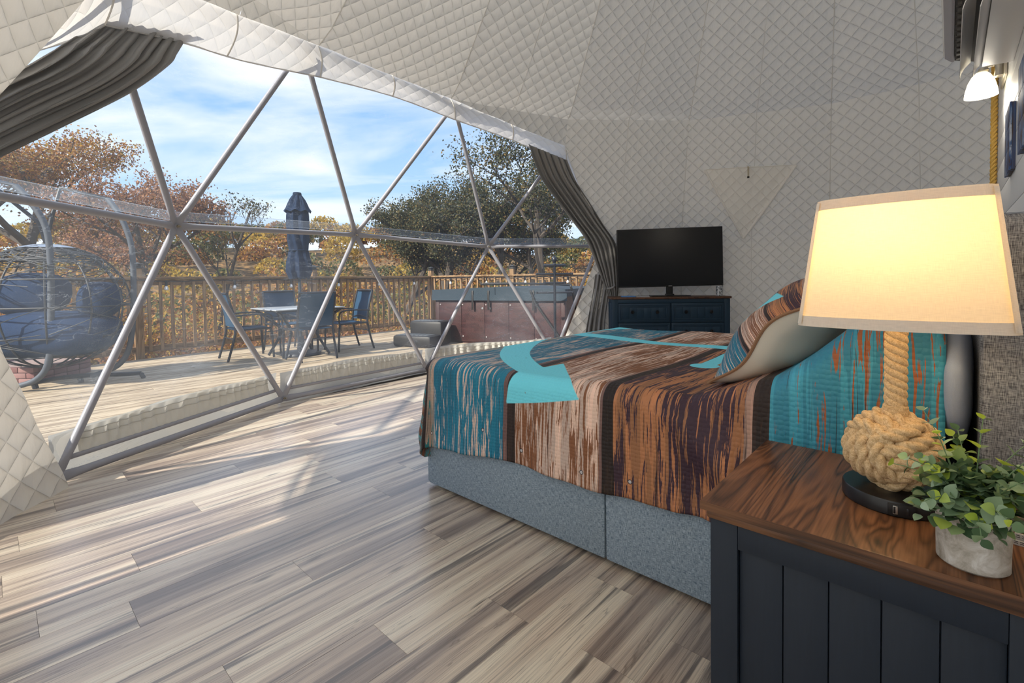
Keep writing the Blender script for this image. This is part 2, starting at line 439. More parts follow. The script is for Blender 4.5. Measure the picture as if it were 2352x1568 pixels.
def mat_paint(name, col, rough=0.45, grain=True):
    mt, g = new_mat(name)
    x, y, z = g.xyz(g.pos())
    n = g.noise(g.comb(g.math('MULTIPLY', x, 260.0), g.math('MULTIPLY', y, 260.0), g.math('MULTIPLY', z, 14.0)), 1.0, 3)
    c = g.mix(n, tuple(q*0.85 for q in col), tuple(q*1.12 for q in col))
    fin(g, pbsdf(g, c, rough, 0, g.bump(n, 0.14, 0.001), 0.35)); return mt
def mat_concrete():
    mt, g = new_mat('mottled_concrete'); co = g.obj()
    n = g.noise(co, 34.0, 6, 0.7, 0.8); n2 = g.noise(co, 9.0, 3)
    f = g.math('ADD', g.math('MULTIPLY', n, 0.65), g.math('MULTIPLY', n2, 0.35))
    c = g.ramp(f, [(0.36, (0.27, 0.24, 0.19)), (0.5, (0.50, 0.47, 0.42)), (0.64, (0.72, 0.71, 0.68))])
    fin(g, pbsdf(g, c, 0.85, 0, g.bump(n, 0.25, 0.002), 0.2)); return mt

M_FLOOR = mat_floor()
M_LINER = mat_liner()
M_LINER_FILL = mat_liner('quilted_liner_fill_light', 0.14, 0.45, (0.79, 0.83, 0.87), 0.8)  # more translucent lining on unseen gores behind the camera, added as fill light
M_VALANCE = mat_liner('quilted_valance', 0.14, 0.38, (0.80, 0.79, 0.78), 0.4)
M_FILM = mat_film()
M_FILMSEAM = mat_film('vinyl_seam', 0.30)
M_STRUT = simple('grey_powder_coat', (0.335, 0.34, 0.385), 0.38, 0.0, 0.06, 30, 0.05)
M_STEEL = simple('zinc_bolt', (0.50, 0.45, 0.36), 0.35, 0.9)
M_SKIRT = mat_fabric('grey_vinyl', (0.74, 0.73, 0.69), 0.30, 0.32, 60, 0.03, 0.03)
M_LINEN = mat_linen('grey_blue_linen', (0.115, 0.170, 0.225), (0.42, 0.51, 0.60))
M_HEADLINEN = mat_linen('charcoal_cream_linen', (0.070, 0.078, 0.10), (0.34, 0.375, 0.43))
M_WALNUT = mat_wood('walnut_top', 1, (0.024, 0.010, 0.006), (0.125, 0.050, 0.021), (0.28, 0.122, 0.054), 1.0, 0.38)
M_WALNUTX = mat_wood('walnut_edge', 0, (0.030, 0.013, 0.007), (0.10, 0.042, 0.018), (0.20, 0.09, 0.04), 1.0, 0.38, False)
M_NAVY = mat_paint('dark_navy_paint', (0.0135, 0.0215, 0.036), 0.5)
M_NAVY2 = mat_paint('deep_blue_paint', (0.014, 0.040, 0.072), 0.42)
M_ROPE = mat_rope()
M_QUILT = mat_quilt()
M_QUILTB = simple('cream_lining', (0.62, 0.58, 0.52), 0.8)
M_SHAM = mat_quilt('weathered_plank_sham', False)
M_SATIN = mat_fabric('cream_satin', (0.84, 0.81, 0.73), 0.0, 0.42, 900, 0.05, 0.04)
M_GREYPIL = mat_fabric('slate_cotton', (0.32, 0.39, 0.53), 0, 0.8, 800, 0.15, 0.1)
M_MATTR = mat_fabric('navy_mattress_cover', (0.03, 0.038, 0.055), 0, 0.85)
M_BLACK = simple('black_enamel', (0.010, 0.010, 0.012), 0.32, 0, 0.1)
M_BLACKM = simple('black_plastic', (0.012, 0.012, 0.013), 0.5, 0, 0.1)
M_CURTAIN = mat_fabric('charcoal_curtain', (0.32, 0.315, 0.31), 0.08, 0.5, 520, 0.2, 0.2)
M_WHITE = simple('white_wall_paint', (0.83, 0.84, 0.86), 0.5, 0, 0.015, 8, 0.02)
M_ACW = simple('white_plastic', (0.78, 0.77, 0.77), 0.22, 0, 0.02, 5)
M_ACG = simple('silver_trim', (0.36, 0.35, 0.40), 0.25, 0.3, 0.05)
M_ACD = simple('dark_grille', (0.03, 0.028, 0.027), 0.5, 0, 0.2)
M_CONC = mat_concrete()
# ================================================================== SETTING
CX, CY = -0.338, 2.863
def interp(x, pts):
    if x <= pts[0][0]: return pts[0][1]
    for (a, p), (b, q) in zip(pts, pts[1:]):
        if x <= b: return p + (q-p) * (x-a) / (b-a) if b > a else q
    return pts[-1][1]
LPROF = [(0,4.02),(1.47,4.06),(2.95,3.57),(3.02,3.455),(4.12,2.48),(4.80,1.30),(5.02,0.02)]
def lr(az, z):
    d = ((az - 148.6) % 24.0) - 12.0
    f = cos(rad(12)) / cos(rad(d))
    return interp(z, LPROF) * (f * 0.92 + 0.08)
def lpt(az, z, off=0.0):
    r = lr(az, z) + off
    return Vector((CX + r*cos(rad(az)), CY + r*sin(rad(az)), z))
AZR = [(0,148.7),(1.47,139.9),(2.66,148.6),(2.95,172.6)]
AZL = [(0,220.7),(1.47,229.5),(2.66,220.8),(2.95,196.6)]

# ---- floor: laid board by board
def clip_circle(poly, cx, cy, R, n=48):
    for k in range(n):
        a = 2*PI*(k+0.5)/n; nx, ny = cos(a), sin(a); c = R*cos(PI/n)
        out = []
        for i in range(len(poly)):
            p, q = poly[i], poly[(i+1) % len(poly)]
            dp = (p[0]-cx)*nx + (p[1]-cy)*ny - c; dq = (q[0]-cx)*nx + (q[1]-cy)*ny - c
            if dp <= 0: out.append(p)
            if (dp < 0) != (dq < 0):
                t = dp/(dp-dq); out.append((p[0]+(q[0]-p[0])*t, p[1]+(q[1]-p[1])*t))
        poly = out
        if len(poly) < 3: return []
    return poly
floor = sroot('floor')
sub = MB(); sub.lathe([(0.0,-0.022),(4.18,-0.022),(4.18,-0.0125),(0.0,-0.0125)], (CX,CY,0), 60)
sub.build('subfloor', simple('dark_underlay', (0.05,0.04,0.035), 0.9), floor, False)
PITCH = 0.1765; X0 = -1.8215
JOINT = {0:0.737, 1:1.21, 2:0.399, 3:0.76, 4:1.079, 5:1.405, 6:1.101, -1:0.278, -2:0.067, -3:0.339, -5:0.626, -6:0.045, -7:0.92, -8:0.175, -9:0.467, -10:1.222, -11:0.81}
rf = random.Random(3)
for k in range(-14, 19):
    xa = X0 + k*PITCH + 0.0004; xb = X0 + (k+1)*PITCH - 0.0004
    y = JOINT.get(k, rf.uniform(0, 1.22)) - 1.22*4
    while y < 7.2:
        poly = clip_circle([(xa, y+0.0004), (xb, y+0.0004), (xb, y+1.2196), (xa, y+1.2196)], CX, CY, 4.17)
        y += 1.22
        if len(poly) < 3: continue
        mx = sum(p[0] for p in poly)/len(poly); my = sum(p[1] for p in poly)/len(poly)
        if mx > 0.9: continue
        b = MB(); b.prism([Vector((p[0]-mx, p[1]-my, -0.012)) for p in poly], (0,0,0), (0,0,0.012))
        o = b.local('floor_board', M_FLOOR, floor, False); o.location = (mx, my, 0)

# ---- quilted liner of the dome, gore by gore
wall_dome = sroot('wall_dome'); ceiling = sroot('ceiling')
ROWS_W = [1.47*i/16 for i in range(16)] + [1.47 + 1.19*i/13 for i in range(13)] + [2.66 + 0.29*i/8 for i in range(9)]
ROWS_C = [2.95 + (5.02-2.95)*(1-(1-i/26)**1.35) for i in range(27)]
def merid(z):
    L = 0.0
    for (a,p),(b,q) in zip(LPROF, LPROF[1:]):
        if z <= a: break
        t = min(1.0, (z-a)/(b-a)); L += t*math.hypot(b-a, q-p)
    return L
def gore(k, rows, parent, clip, hole=None):
    a0 = 184.6 + 12*k; mb = MB(); nc = 8; idx = {}
    mid = 148.6 + 24*math.floor((a0+6-148.6)/24) + 12
    def pt(j, i):
        z = rows[j]; lo, hi = a0, a0+12
        bad = False
        if clip:
            lo = max(lo, interp(z, AZL)); hi = min(hi, 360+interp(z, AZR))
            if hi - lo < 0.02: bad = True; lo = hi = min(max((lo if lo > a0+6 else hi), a0), a0+12)
        az = lo + (hi-lo)*i/nc
        p = lpt(az, z)
        w_ = 0.010*sin(az*0.9+z*5.1)*sin(z*3.3+az*0.23)
        rr_ = Vector((p.x-CX, p.y-CY, 0)); 
        if rr_.length > 0.3: p = p + rr_.normalized()*w_
        u = rad(az-mid)*4.0*(interp(z, LPROF)/4.06); return p, (u, merid(z)), az, z, bad
    for j in range(len(rows)-1):
        for i in range(nc):
            q = []
            for (jj, ii) in ((j,i),(j,i+1),(j+1,i+1),(j+1,i)):
                if (jj,ii) not in idx:
                    r = pt(jj, ii)
                    if r:
                        mb.v.append(tuple(r[0])); mb.uv[len(mb.v)-1] = r[1]; idx[(jj,ii)] = (len(mb.v)-1, r[2], r[3], r[4])
                q.append(idx[(jj,ii)])
            if all(x[3] for x in q): continue
            if hole:
                ac = sum(x[1] for x in q)/4; zc = sum(x[2] for x in q)/4
                if hole[0] < ac < hole[1] and hole[2] < zc < hole[3]: continue
            mb.f.append(tuple(x[0] for x in q))
    if mb.f: return mb.build('lining_panel', M_LINER_FILL if (parent is wall_dome and 244 < a0 < 300) else M_LINER, parent)
for k in range(30):
    gore(k, ROWS_W, wall_dome, True, (229.0, 241.0, 0.10, 1.10))
    gore(k, ROWS_C, ceiling, False)
b = MB(); b.lathe([(0.0,4.985),(0.22,4.97),(0.24,4.955),(0.0,4.94)], (CX,CY,0), 30); b.build('crown_cap', M_VALANCE, ceiling)
# stitched tapes over the seams between the gores
M_TAPE = simple('liner_seam_tape', (0.76, 0.74, 0.70), 0.8, 0, 0.05)
for k in range(1, 30):
    az = 184.6 + 12*k
    big = k % 2 == 1
    zs = [2.95+0.1*i for i in range(21)]
    if all(interp(z, AZL)+0.3 < az < 359.7+interp(z, AZR) for z in (0.1, 0.8, 1.47, 2.2, 2.8)): zs = [0.05+0.1*i for i in range(50)]
    b = MB(); b.tube([lpt(az, z, -0.004) for z in zs], 0.004 if big else 0.003, 5)
    b.build('seam_tape', M_TAPE, wall_dome)
# valance strips that turn back to the window frame
V = Vector
FOLD = {'D0': lpt(229.5,1.48), 'T0': lpt(220.8,2.66), 'T1': lpt(198.1,2.917), 'T2': lpt(171.3,2.926), 'T3': lpt(148.6,2.66), 'D4': lpt(139.9,1.48)}
def fold_path(side, z0, z1, n=10):
    out = []
    for i in range(n+1):
        z = z0 + (z1-z0)*i/n
        out.append(lpt(interp(z, AZL if side == 'L' else AZR), z))
    return out
F_D0T0 = fold_path('L', 1.48, 2.66); F_T0T1 = fold_path('L', 2.66, 2.95)
F_T1T2 = [lpt(196.6 - 24.0*i/10, 2.95) for i in range(11)]
F_T2T3 = list(reversed(fold_path('R', 2.66, 2.95))); F_T3D4 = list(reversed(fold_path('R', 1.48, 2.66)))
L_D0T0 = [V((-2.93,-0.22,1.42)), V((-3.02,-0.10,1.75)), V((-3.098,0.059,2.028)), V((-3.237,0.33,2.286)), V((-3.273,0.445,2.409))]
L_T0T1 = [V((-3.273,0.445,2.409)), V((-3.499,0.847,2.535)), V((-3.685,1.256,2.614)), V((-3.858,1.894,2.743))]
L_T1T2 = [V((-3.858,1.894,2.743)), V((-3.946,2.668,2.814)), V((-3.932,3.42,2.768))]
L_T2T3 = [V((-3.932,3.42,2.768)), V((-3.771,4.215,2.663)), V((-3.533,4.875,2.474))]
L_T3D4 = [V((-3.533,4.875,2.474)), V((-3.53,5.26,2.05)), V((-3.44,5.53,1.62)), V((-3.40,5.60,1.45))]
def resample(ps, n):
    q = bez(ps, 12); L = [0.0]
    for a, b in zip(q, q[1:]): L.append(L[-1] + (b-a).length)
    out = []
    for i in range(n+1):
        s_ = L[-1]*i/n; j = 0
        while j < len(L)-2 and L[j+1] < s_: j += 1
        t = (s_-L[j])/max(1e-9, L[j+1]-L[j]); out.append(q[j].lerp(q[j+1], min(1,max(0,t))))
    return out
def valance(fold, low, nm='valance_strip'):
    n = 40; A_ = resample(fold, n); B_ = resample(low, n); mb = MB()
    Ls = sum((a-b).length for a, b in zip(A_, A_[1:]))
    def fn(u, v):
        i = min(n, int(round(u*n))); p = A_[i].lerp(B_[i], v)
        d = Vector((p.x-CX, p.y-CY, 0)).normalized()
        return p - d*(0.030*sin(PI*v)) + Vector((0,0,0.012*(1-v)**3 + 0.004*sin(u*41)*v)) + d*0.015*(1-v)**3
    mb.grid(fn, n, 8, lambda u, v: (u*Ls, v*0.3))
    mb.tube([b for b in B_], 0.006, 6)
    o = mb.build(nm, M_VALANCE, ceiling)
    for t in (0.0, 0.5):
        sb = MB(); sb.tube([fn(t + 0.0, k/8) for k in range(9)], 0.006, 6); sb.build('valance_seam', M_TAPE, ceiling)
    return o
for a, b in ((F_D0T0,L_D0T0),(F_T0T1,L_T0T1),(F_T1T2,L_T1T2),(F_T2T3,L_T2T3),(F_T3D4,L_T3D4)): valance(a, b)

# ---- panorama window: steel struts, hubs, clear vinyl panes, skirt
win = sroot('window_1')
ND = dict(A=(-3.443,0.200,0.040), B=(-4.257,1.684,0.045), C=(-4.401,3.337,0.036), E=(-3.836,4.982,0.040),
          D0=(-3.022,-0.279,1.480), D1=(-3.969,0.883,1.453), D2=(-4.449,2.518,1.524), D3=(-4.248,4.208,1.463), D4=(-3.500,5.523,1.480),
          T0=(-3.195,0.397,2.664), T1=(-3.802,1.733,2.917), T2=(-3.933,3.413,2.928), T3=(-3.561,4.827,2.664))
ND = {k: Vector(v) for k, v in ND.items()}
CEN = Vector((CX, CY, 0.876))
STR = 'A-B B-C C-E D0-D1 D1-D2 D2-D3 D3-D4 A-D0 A-D1 B-D1 B-D2 C-D2 C-D3 E-D3 E-D4 D0-T0 D1-T0 D1-T1 D2-T1 D2-T2 D3-T2 D3-T3 D4-T3'.split()
for s_ in STR:
    a, b = (ND[q] for q in s_.split('-'))
    d = (b-a).normalized(); L = (b-a).length; mb = MB()
    n = (((a+b)/2) - CEN).normalized(); side = d.cross(n).normalized(); n = side.cross(d)
    pts = [0.0, 0.03, 0.065, 0.10, 0.15]; ring = []
    prof = [(0.024,0.004),(0.028,0.004),(0.027,0.006),(0.0235,0.014),(0.0215,0.0215)]
    st = [(t, w_, h_) for t, (w_, h_) in zip(pts, prof)] + [(L-t, w_, h_) for t, (w_, h_) in reversed(list(zip(pts, prof)))]
    NS = 12
    for (t, w_, h_) in st:
        p = a + d*t
        for k in range(NS):
            an = 2*PI*k/NS; mb.v.append(tuple(p + side*(cos(an)*w_) + n*(sin(an)*h_)))
    for i in range(len(st)-1):
        for k in range(NS):
            l = (k+1) % NS; mb.f.append((i*NS+k, i*NS+l, (i+1)*NS+l, (i+1)*NS+k))
    mb.f.append(tuple(range(NS))); mb.f.append(tuple((len(st)-1)*NS+k for k in range(NS)))
    mb.build('strut', M_STRUT, win)
for k, p in ND.items():
    n = (p-CEN).normalized(); mb = MB()
    mb.tube([p+n*0.03, p-n*0.016], 0.019, 12); mb.build('hub_washer', M_STRUT, win)
    mb = MB(); mb.tube([p-n*0.010, p-n*0.026], 0.011, 6); mb.tube([p-n*0.026, p-n*0.042], 0.0055, 8); mb.build('hub_bolt', M_STEEL, win)
TRI = 'D0-A-D1 A-B-D1 D1-B-D2 B-C-D2 D2-C-D3 C-E-D3 D3-E-D4 D0-D1-T0 D1-T1-T0 D1-D2-T1 D2-T2-T1 D2-D3-T2 D3-T3-T2 D3-D4-T3'.split()
def outw(p, o): return p + (p-CEN).normalized()*o
for t in TRI:
    q = [outw(ND[k], 0.035) for k in t.split('-')]
    b = MB(); N = 8; ids = {}
    for i in range(N+1):
        for j in range(N+1-i):
            k = N-i-j; ids[(i,j)] = len(b.v); b.v.append(tuple((q[0]*i + q[1]*j + q[2]*k)/N))
    for i in range(N):
        for j in range(N-i):
            b.f.append((ids[(i,j)], ids[(i+1,j)], ids[(i,j+1)]))
            if i+j < N-1: b.f.append((ids[(i+1,j)], ids[(i+1,j+1)], ids[(i,j+1)]))
    b.build('vinyl_pane', M_FILM, win)
for s_ in 'D0-D1 D1-D2 D2-D3 D3-D4'.split():
    a, b_ = (outw(ND[q], 0.042) for q in s_.split('-'))
    mb = MB(); mb.grid(lambda u, v: a.lerp(b_, u) + Vector((0,0,0.035+0.062*v)), 12, 1); mb.build('vinyl_seam', M_FILMSEAM, win)
    mb = MB()
    for zz_ in (0.035, 0.097): mb.tube([a.lerp(b_, i/12)+Vector((0,0,zz_)) for i in range(13)], 0.002, 4)
    mb.build('vinyl_seam_bead', M_FILMSEAM, win)
rs = random.Random(5)
P_left = Vector((CX+4.11*cos(rad(231)), CY+4.11*sin(rad(231)), 0.04))
for (a, b_) in ((P_left, ND['A']), (ND['A'],ND['B']), (ND['B'],ND['C']), (ND['C'],ND['E'])):
    d = (b_-a); L = d.length; d.normalize(); n = Vector((d.y, -d.x, 0)); 
    if n.dot(Vector((CX,CY,0))-a) > 0: n = -n
    a0 = Vector((a.x,a.y,0)); ph = rs.uniform(0,6)
    mb = MB()
    mb.grid(lambda u, v: a0 + d*(L*u) + n*(0.055 + 0.012*sin(u*9+ph)*sin(v*3) + 0.010*sin(u*23+v*5)) + Vector((0,0, -0.01 + 0.285*v + 0.012*sin(u*7+ph)*v)), 60, 10)
    mb.build('skirt_base', M_SKIRT, win)
    mb = MB()
    def fl(u, v):
        t = 0.075 + 0.85*u
        wr = 0.012*sin(u*L*62 + 3*sin(u*11+ph))*sin(PI*min(1,v*1.15))**0.8 + 0.004*sin(u*L*110+ph+v*4)*v
        return a0 + d*(L*t) + n*(0.036 - 0.012*v - wr) + Vector((0,0, 0.272 - 0.152*v + 0.012*sin(t*7+ph)*(1-v)))
    mb.grid(fl, 150, 12); mb.build('skirt_flap', M_SKIRT, win)
    for vv in (0.18, 0.42):
        mb = MB(); mb.tube([fl(i/60, vv) - n*0.003 for i in range(61)], 0.0028, 5); mb.build('skirt_stitching', M_SKIRT, win)
    mb = MB(); mb.tube([a0 + d*(L*t) + n*0.026 + Vector((0,0,0.122)) for t in (0.03, 0.97)], 0.0135, 10)
    mb.build('hem_rod', M_STRUT, win)
# low side window in the dome (beyond the left edge of the view) that lets the sun in
w2 = sroot('window_2')
b = MB(); b.tube([lpt(229,0.10,0.02), lpt(235,0.10,0.05), lpt(241,0.10,0.02), lpt(241,1.10,0.02), lpt(235,1.10,0.05), lpt(229,1.10,0.02)], 0.02, 8, closed=True)
b.build('window_frame', M_STRUT, w2)
b = MB(); b.grid(lambda u, v: lpt(229+12*u, 0.1+1.0*v, 0.03), 6, 2); b.build('vinyl_pane', M_FILM, w2)

# ---- white partition wall, boarded
wall = sroot('wall_right', (0.2, 1.5, 0))
def dome_ymin(z, x): 
    r = interp(z+0.075, LPROF)*0.965; return CY - math.sqrt(max(0.01, r*r - (x-CX)**2))
zb = 0.0
while zb < 3.3:
    y0 = dome_ymin(zb+0.1, 0.26) + 0.06
    b = MB(); b.box((0.2, y0, zb+0.0012), (0.255, 4.10, zb+0.1488), bev=0.0022)
    b.build('shiplap_board', M_WHITE, wall); zb += 0.15
b = MB(); b.box((0.194, 4.10, 0.0), (0.262, 4.165, 3.3), bev=0.003); struct(b.build('trim_1', M_WHITE))
# ================================================================== BED
bed = thing('bed', 'upholstered king bed with grey-blue linen base and charcoal headboard', 'bed', (-0.95, 1.495, 0))
for (xa, xb) in ((-1.960, -0.9265), (-0.9225, 0.045)):
    b = MB(); b.box((xa, 1.493, 0.018), (xb, 1.545, 0.36), bev=0.008); b.build('side_panel', M_LINEN, bed)
    b = MB(); b.box((xa, 3.375, 0.018), (xb, 3.427, 0.36), bev=0.008); b.build('side_panel', M_LINEN, bed)
b = MB(); b.box((-1.975, 1.500, 0.018), (-1.925, 3.42, 0.36), bev=0.008); b.build('foot_panel', M_LINEN, bed)
for (x, y) in ((-1.85,1.62),(-1.85,3.3),(-0.1,1.62),(-0.1,3.3)):
    b = MB(); b.lathe([(0.03,0.0),(0.035,0.05)], (x,y,0), 12); b.build('leg', M_BLACKM, bed)
b = MB(); b.box((-1.92, 1.55, 0.05), (0.04, 3.37, 0.34)); b.build('box_base', M_MATTR, bed, False)
b = MB(); b.box((-1.90, 1.535, 0.345), (0.035, 3.395, 0.60), bev=0.05); b.build('mattress', M_MATTR, bed)
b = MB(); b.box((0.050, 1.455, 0.0), (0.185, 3.50, 1.178), bev=0.016); b.build('headboard', M_HEADLINEN, bed)
bed.rotation_euler.z = 0.008

# ---- bedspread: cloth laid over the mattress, hanging at both sides and the foot
YN, YF, XF = 1.478, 3.445, -1.985
RRD = 0.065
xi0, yi0, yi1 = XF + RRD, YN + RRD, YF - RRD
BUMP = [(-0.62,0.0),(-0.53,0.035),(-0.45,0.07),(-0.36,0.105),(-0.287,0.165),(-0.20,0.245),(-0.12,0.275),(-0.03,0.268),(0.03,0.235)]
def ztop(x, y):
    t = (y - 1.45) / 2.0
    dip = 1 - 0.25*math.exp(-((y-2.46)/0.10)**2)
    return 0.663 + interp(x, BUMP)*dip + 0.006*sin(x*7+1)*sin(y*5) - 0.008*math.exp(-((x+1.6)/0.5)**2)
def hang(d):
    if d < RRD*PI/2: return RRD*sin(d/RRD), RRD*(1-cos(d/RRD))
    e = d - RRD*PI/2; return RRD + e*0.035, RRD + e
def quilt_pt(x, y):
    dx = max(xi0 - x, 0.0); sy = 0.0
    if y < yi0: sy = -(yi0 - y)
    elif y > yi1: sy = y - yi1
    d = math.hypot(dx, sy)
    if dx > 0 and sy != 0:
        mx_ = 0.535; k = min(1.0, mx_/d) if d > mx_ else 1.0
        d2 = d if d < mx_ else mx_ + (d-mx_)*0.12
    else: d2 = d
    out, down = hang(d2)
    bx, by = max(x, xi0), min(max(y, yi0), yi1)
    nx, ny = (-dx/d, sy/d) if d > 1e-9 else (0, 0)
    fold = 0.0
    if dx > 0: fold += (dx/d)*0.30*max(0.0, d2-0.06)
    if d2 > 0.10:
        hv = min(1.0, (d2-0.10)/0.35)
        fold = hv*(0.010*sin(x*11+0.7) + 0.006*sin(x*27+2))
        if dx > 0 and sy != 0: fold += hv*0.045*sin(3.0*math.atan2(abs(sy), dx)*2 - 0.6)
        if x > -0.85 and sy < 0:
            w_ = math.exp(-((x+0.46)/0.20)**2)
            q = (d2 - 0.30) - (x+0.46)*0.9
            fold += w_*(0.030*math.exp(-(q/0.07)**2) - 0.014*math.exp(-((q-0.15)/0.08)**2) + 0.012*sin(x*46)*hv)
    out += fold
    z = ztop(max(x, xi0), by) - down
    return Vector((bx + nx*out, by + ny*out, max(z, 0.02)))
HEM = [(-1.985,0.21),(-1.4,0.275),(-0.9,0.275),(-0.53,0.30),(0.03,0.31)]
def hem_len(x):
    z0 = ztop(max(x, xi0), yi0); return (z0 - interp(x, HEM)) - RRD + RRD*PI/2
AW = V((-2.00,2.815)); 
def sd_seg(p, a, b, r0, r1):
    pa = p-a; ba = b-a; t = max(0, min(1, pa.dot(ba)/ba.length_squared)); return (pa-ba*t).length - (r0+(r1-r0)*t)
def sd_tri(p, tri):
    s_ = -1e9
    n = len(tri); ar = sum(tri[i].x*tri[(i+1)%n].y - tri[(i+1)%n].x*tri[i].y for i in range(n)); sg = 1 if ar > 0 else -1
    for i in range(n):
        a, b = tri[i], tri[(i+1)%n]; e = b-a; nn = Vector((e.y, -e.x))*sg; nn.normalize(); s_ = max(s_, (p-a).dot(nn))
    return s_
V2 = lambda x, y: Vector((x, y))
ARM = [V2(-2.01,2.80), V2(-2.02,2.50), V2(-1.93,2.22), V2(-1.76,1.95), V2(-1.56,1.74), V2(-1.36,1.60)]
ARMW = [0.115, 0.10, 0.095, 0.09, 0.085, 0.075]
_q = [Vector((a.x, a.y, w_)) for a, w_ in zip(ARM, ARMW)]; _q = bez(_q, 4); ARM = [V2(a.x, a.y) for a in _q]; ARMW = [a.z for a in _q]
ARM2 = [V2(a.x+0.02, 2*2.80 - a.y) for a in ARM]
TRI1 = [V2(-1.395,1.375), V2(-1.02,1.44), V2(-1.325,1.80)]
TRI2 = [V2(-1.395,4.22), V2(-1.02,4.16), V2(-1.325,3.80)]
def anchor_sd(x, y):
    p = V2(x, y)
    if x > -0.3: return 0.5
    d = sd_seg(p, V2(-2.0,2.80), V2(-0.55,2.635), 0.075, 0.05)
    for q, ww in ((ARM, ARMW), (ARM2, ARMW)):
        for i in range(len(q)-1): d = min(d, sd_seg(p, q[i], q[i+1], ww[i]*0.9, ww[i+1]*0.9))
    d = min(d, sd_tri(p, TRI1), sd_tri(p, TRI2))
    d = min(d, (p - V2(-0.79,2.115)).length - 0.062, sd_seg(p, V2(-0.79,2.1), V2(-0.80,3.2), 0.035, 0.035))
    return d
qt = MB(); NXQ, NYQ = 170, 210; vals = []
xs = [XF - 0.40 + (-0.006 + 0.40 - XF)*i/NXQ for i in range(NXQ+1)]
for j in range(NYQ+1):
    for i in range(NXQ+1):
        x = xs[i]; tv = j/NYQ; hl = hem_len(x)
        if x < xi0:
            f = 1.0
        yl = yi0 - hl; yr = yi1 + hl
        if tv < 0.2: y = yl + (yi0 - yl)*tv/0.2
        elif tv > 0.8: y = yi1 + (yr - yi1)*(tv-0.8)/0.2
        else: y = yi0 + (yi1-yi0)*(tv-0.2)/0.6
        p = quilt_pt(x, y); qt.v.append(tuple(p)); qt.uv[len(qt.v)-1] = (x + 0.015, y - yl if tv < 0.2 else y - YN + 0.42)
        vals.append(anchor_sd(x, y))
for j in range(NYQ):
    for i in range(NXQ):
        a = j*(NXQ+1)+i; qt.f.append((a, a+1, a+NXQ+2, a+NXQ+1))
qt.attr['anchor'] = vals
spread = thing('bedspread', 'bedspread printed with weathered teal and brown planks and a cyan anchor', 'bedspread', (-0.95, 1.495, 0.3))
o = qt.build('cloth', M_QUILT, spread)
sm = o.modifiers.new('thickness', 'SOLIDIFY'); sm.thickness = 0.010; sm.offset = -1
# stitched hem
hm = MB(); pts = [quilt_pt(x, yi0 - hem_len(x)) for x in xs if x > xi0 - 0.12]
hm.tube(pts, 0.0065, 6)
hm.tube([quilt_pt(xs[-1], yi0 - hem_len(xs[-1])*(1 - k/20)) for k in range(21)] , 0.007, 6)
#hm.build('hem_binding', M_QUILTB if False else mat_fabric('rust_binding', (0.30,0.14,0.08), 0, 0.8), spread)
spread.rotation_euler.z = 0.008

# ---- pillows
def pillow(root, W_, H_, T_, M4, m_front, m_back, n=36, uvf=None, sd=None, piping=None):
    def prof(a): return (1 - abs(a)**2.6)
    zo = lambda a, b: (0.020*sin(4.6*b+0.9)*abs(a)**3 + 0.012*sin(5*a)*abs(b)**3) if sd else 0.0
    def surf(sgn):
        mb = MB(); vv = []
        def fn(u, v):
            a, b = 2*u-1, 2*v-1
            kx = 1 - 0.055*(1-b*b); ky = 1 - 0.055*(1-a*a)
            h_ = T_*0.5*max(0, prof(a)*prof(b))**0.62
            h_ *= 1 + 0.10*sin(a*5+1)*sin(b*4)
            h_ *= 1 + (0.05*sin(9*a+4*b)*sin(5*b-3*a) if sgn < 0 else 0)
            return M4 @ Vector((a*W_/2*ky, b*H_/2*kx, sgn*h_ + zo(a, b)))
        mb.grid(fn, n, n, (lambda u, v: uvf(u, v)) if uvf else None, flip=(sgn < 0))
        if sd: mb.attr['anchor'] = [sd(i/n, j/n) for j in range(n+1) for i in range(n+1)]
        return mb
    surf(1).build('front_cover', m_front, root); surf(-1).build('back_cover', m_back, root)
    e = []
    for t in range(4*n):
        s_, q = divmod(t, n); q = q/n
        u, v = ((q,0),(1,q),(1-q,1),(0,1-q))[s_]
        a, b = 2*u-1, 2*v-1
        e.append(M4 @ Vector((a*W_/2*(1-0.055*(1-a*a)), b*H_/2*(1-0.055*(1-b*b)), zo(a, b))))
    mb = MB(); mb.tube(e, 0.0055, 6, closed=True); mb.build('piping', piping or m_back, root)
def frame_of(o, xd, yd):
    xd = Vector(xd).normalized(); zd = xd.cross(Vector(yd)).normalized(); yd = zd.cross(xd)
    M4 = Matrix((xd, yd, zd)).transposed().to_4x4(); M4.translation = Vector(o); return M4
sham = thing('pillow', 'puffy pillow with plank and anchor print front, cream satin back, leaning on the bump', 'pillow', (-0.40, 1.98, 0.85))
# local x along the bed width, local y up the slope
Mp = frame_of((-0.405, 1.955, 0.862), (-0.03, -1, 0.02), (0.62, 0.05, 0.60))
def sham_sd(u, v):
    p = V2((u-0.5)*0.62, (v-0.5)*0.47)
    return min(sd_seg(p, V2(-0.02,-0.19), V2(-0.02,0.2), 0.02, 0.02), sd_tri(p, [V2(0.17,-0.04), V2(0.24,0.10), V2(0.10,0.06)]), sd_seg(p, V2(-0.02,-0.17), V2(0.17,-0.05), 0.03, 0.028))
pillow(sham, 0.70, 0.49, 0.235, Mp, M_SHAM, M_SATIN, uvf=lambda u, v: (-1.99 + (v)*1.9, u*0.9+0.5), sd=sham_sd, piping=mat_fabric('sham_piping', (0.30,0.17,0.10), 0, 0.8))
gp = thing('pillow', 'slate grey pillow standing between bedspread and headboard', 'pillow', (-0.02, 1.9, 0.75))
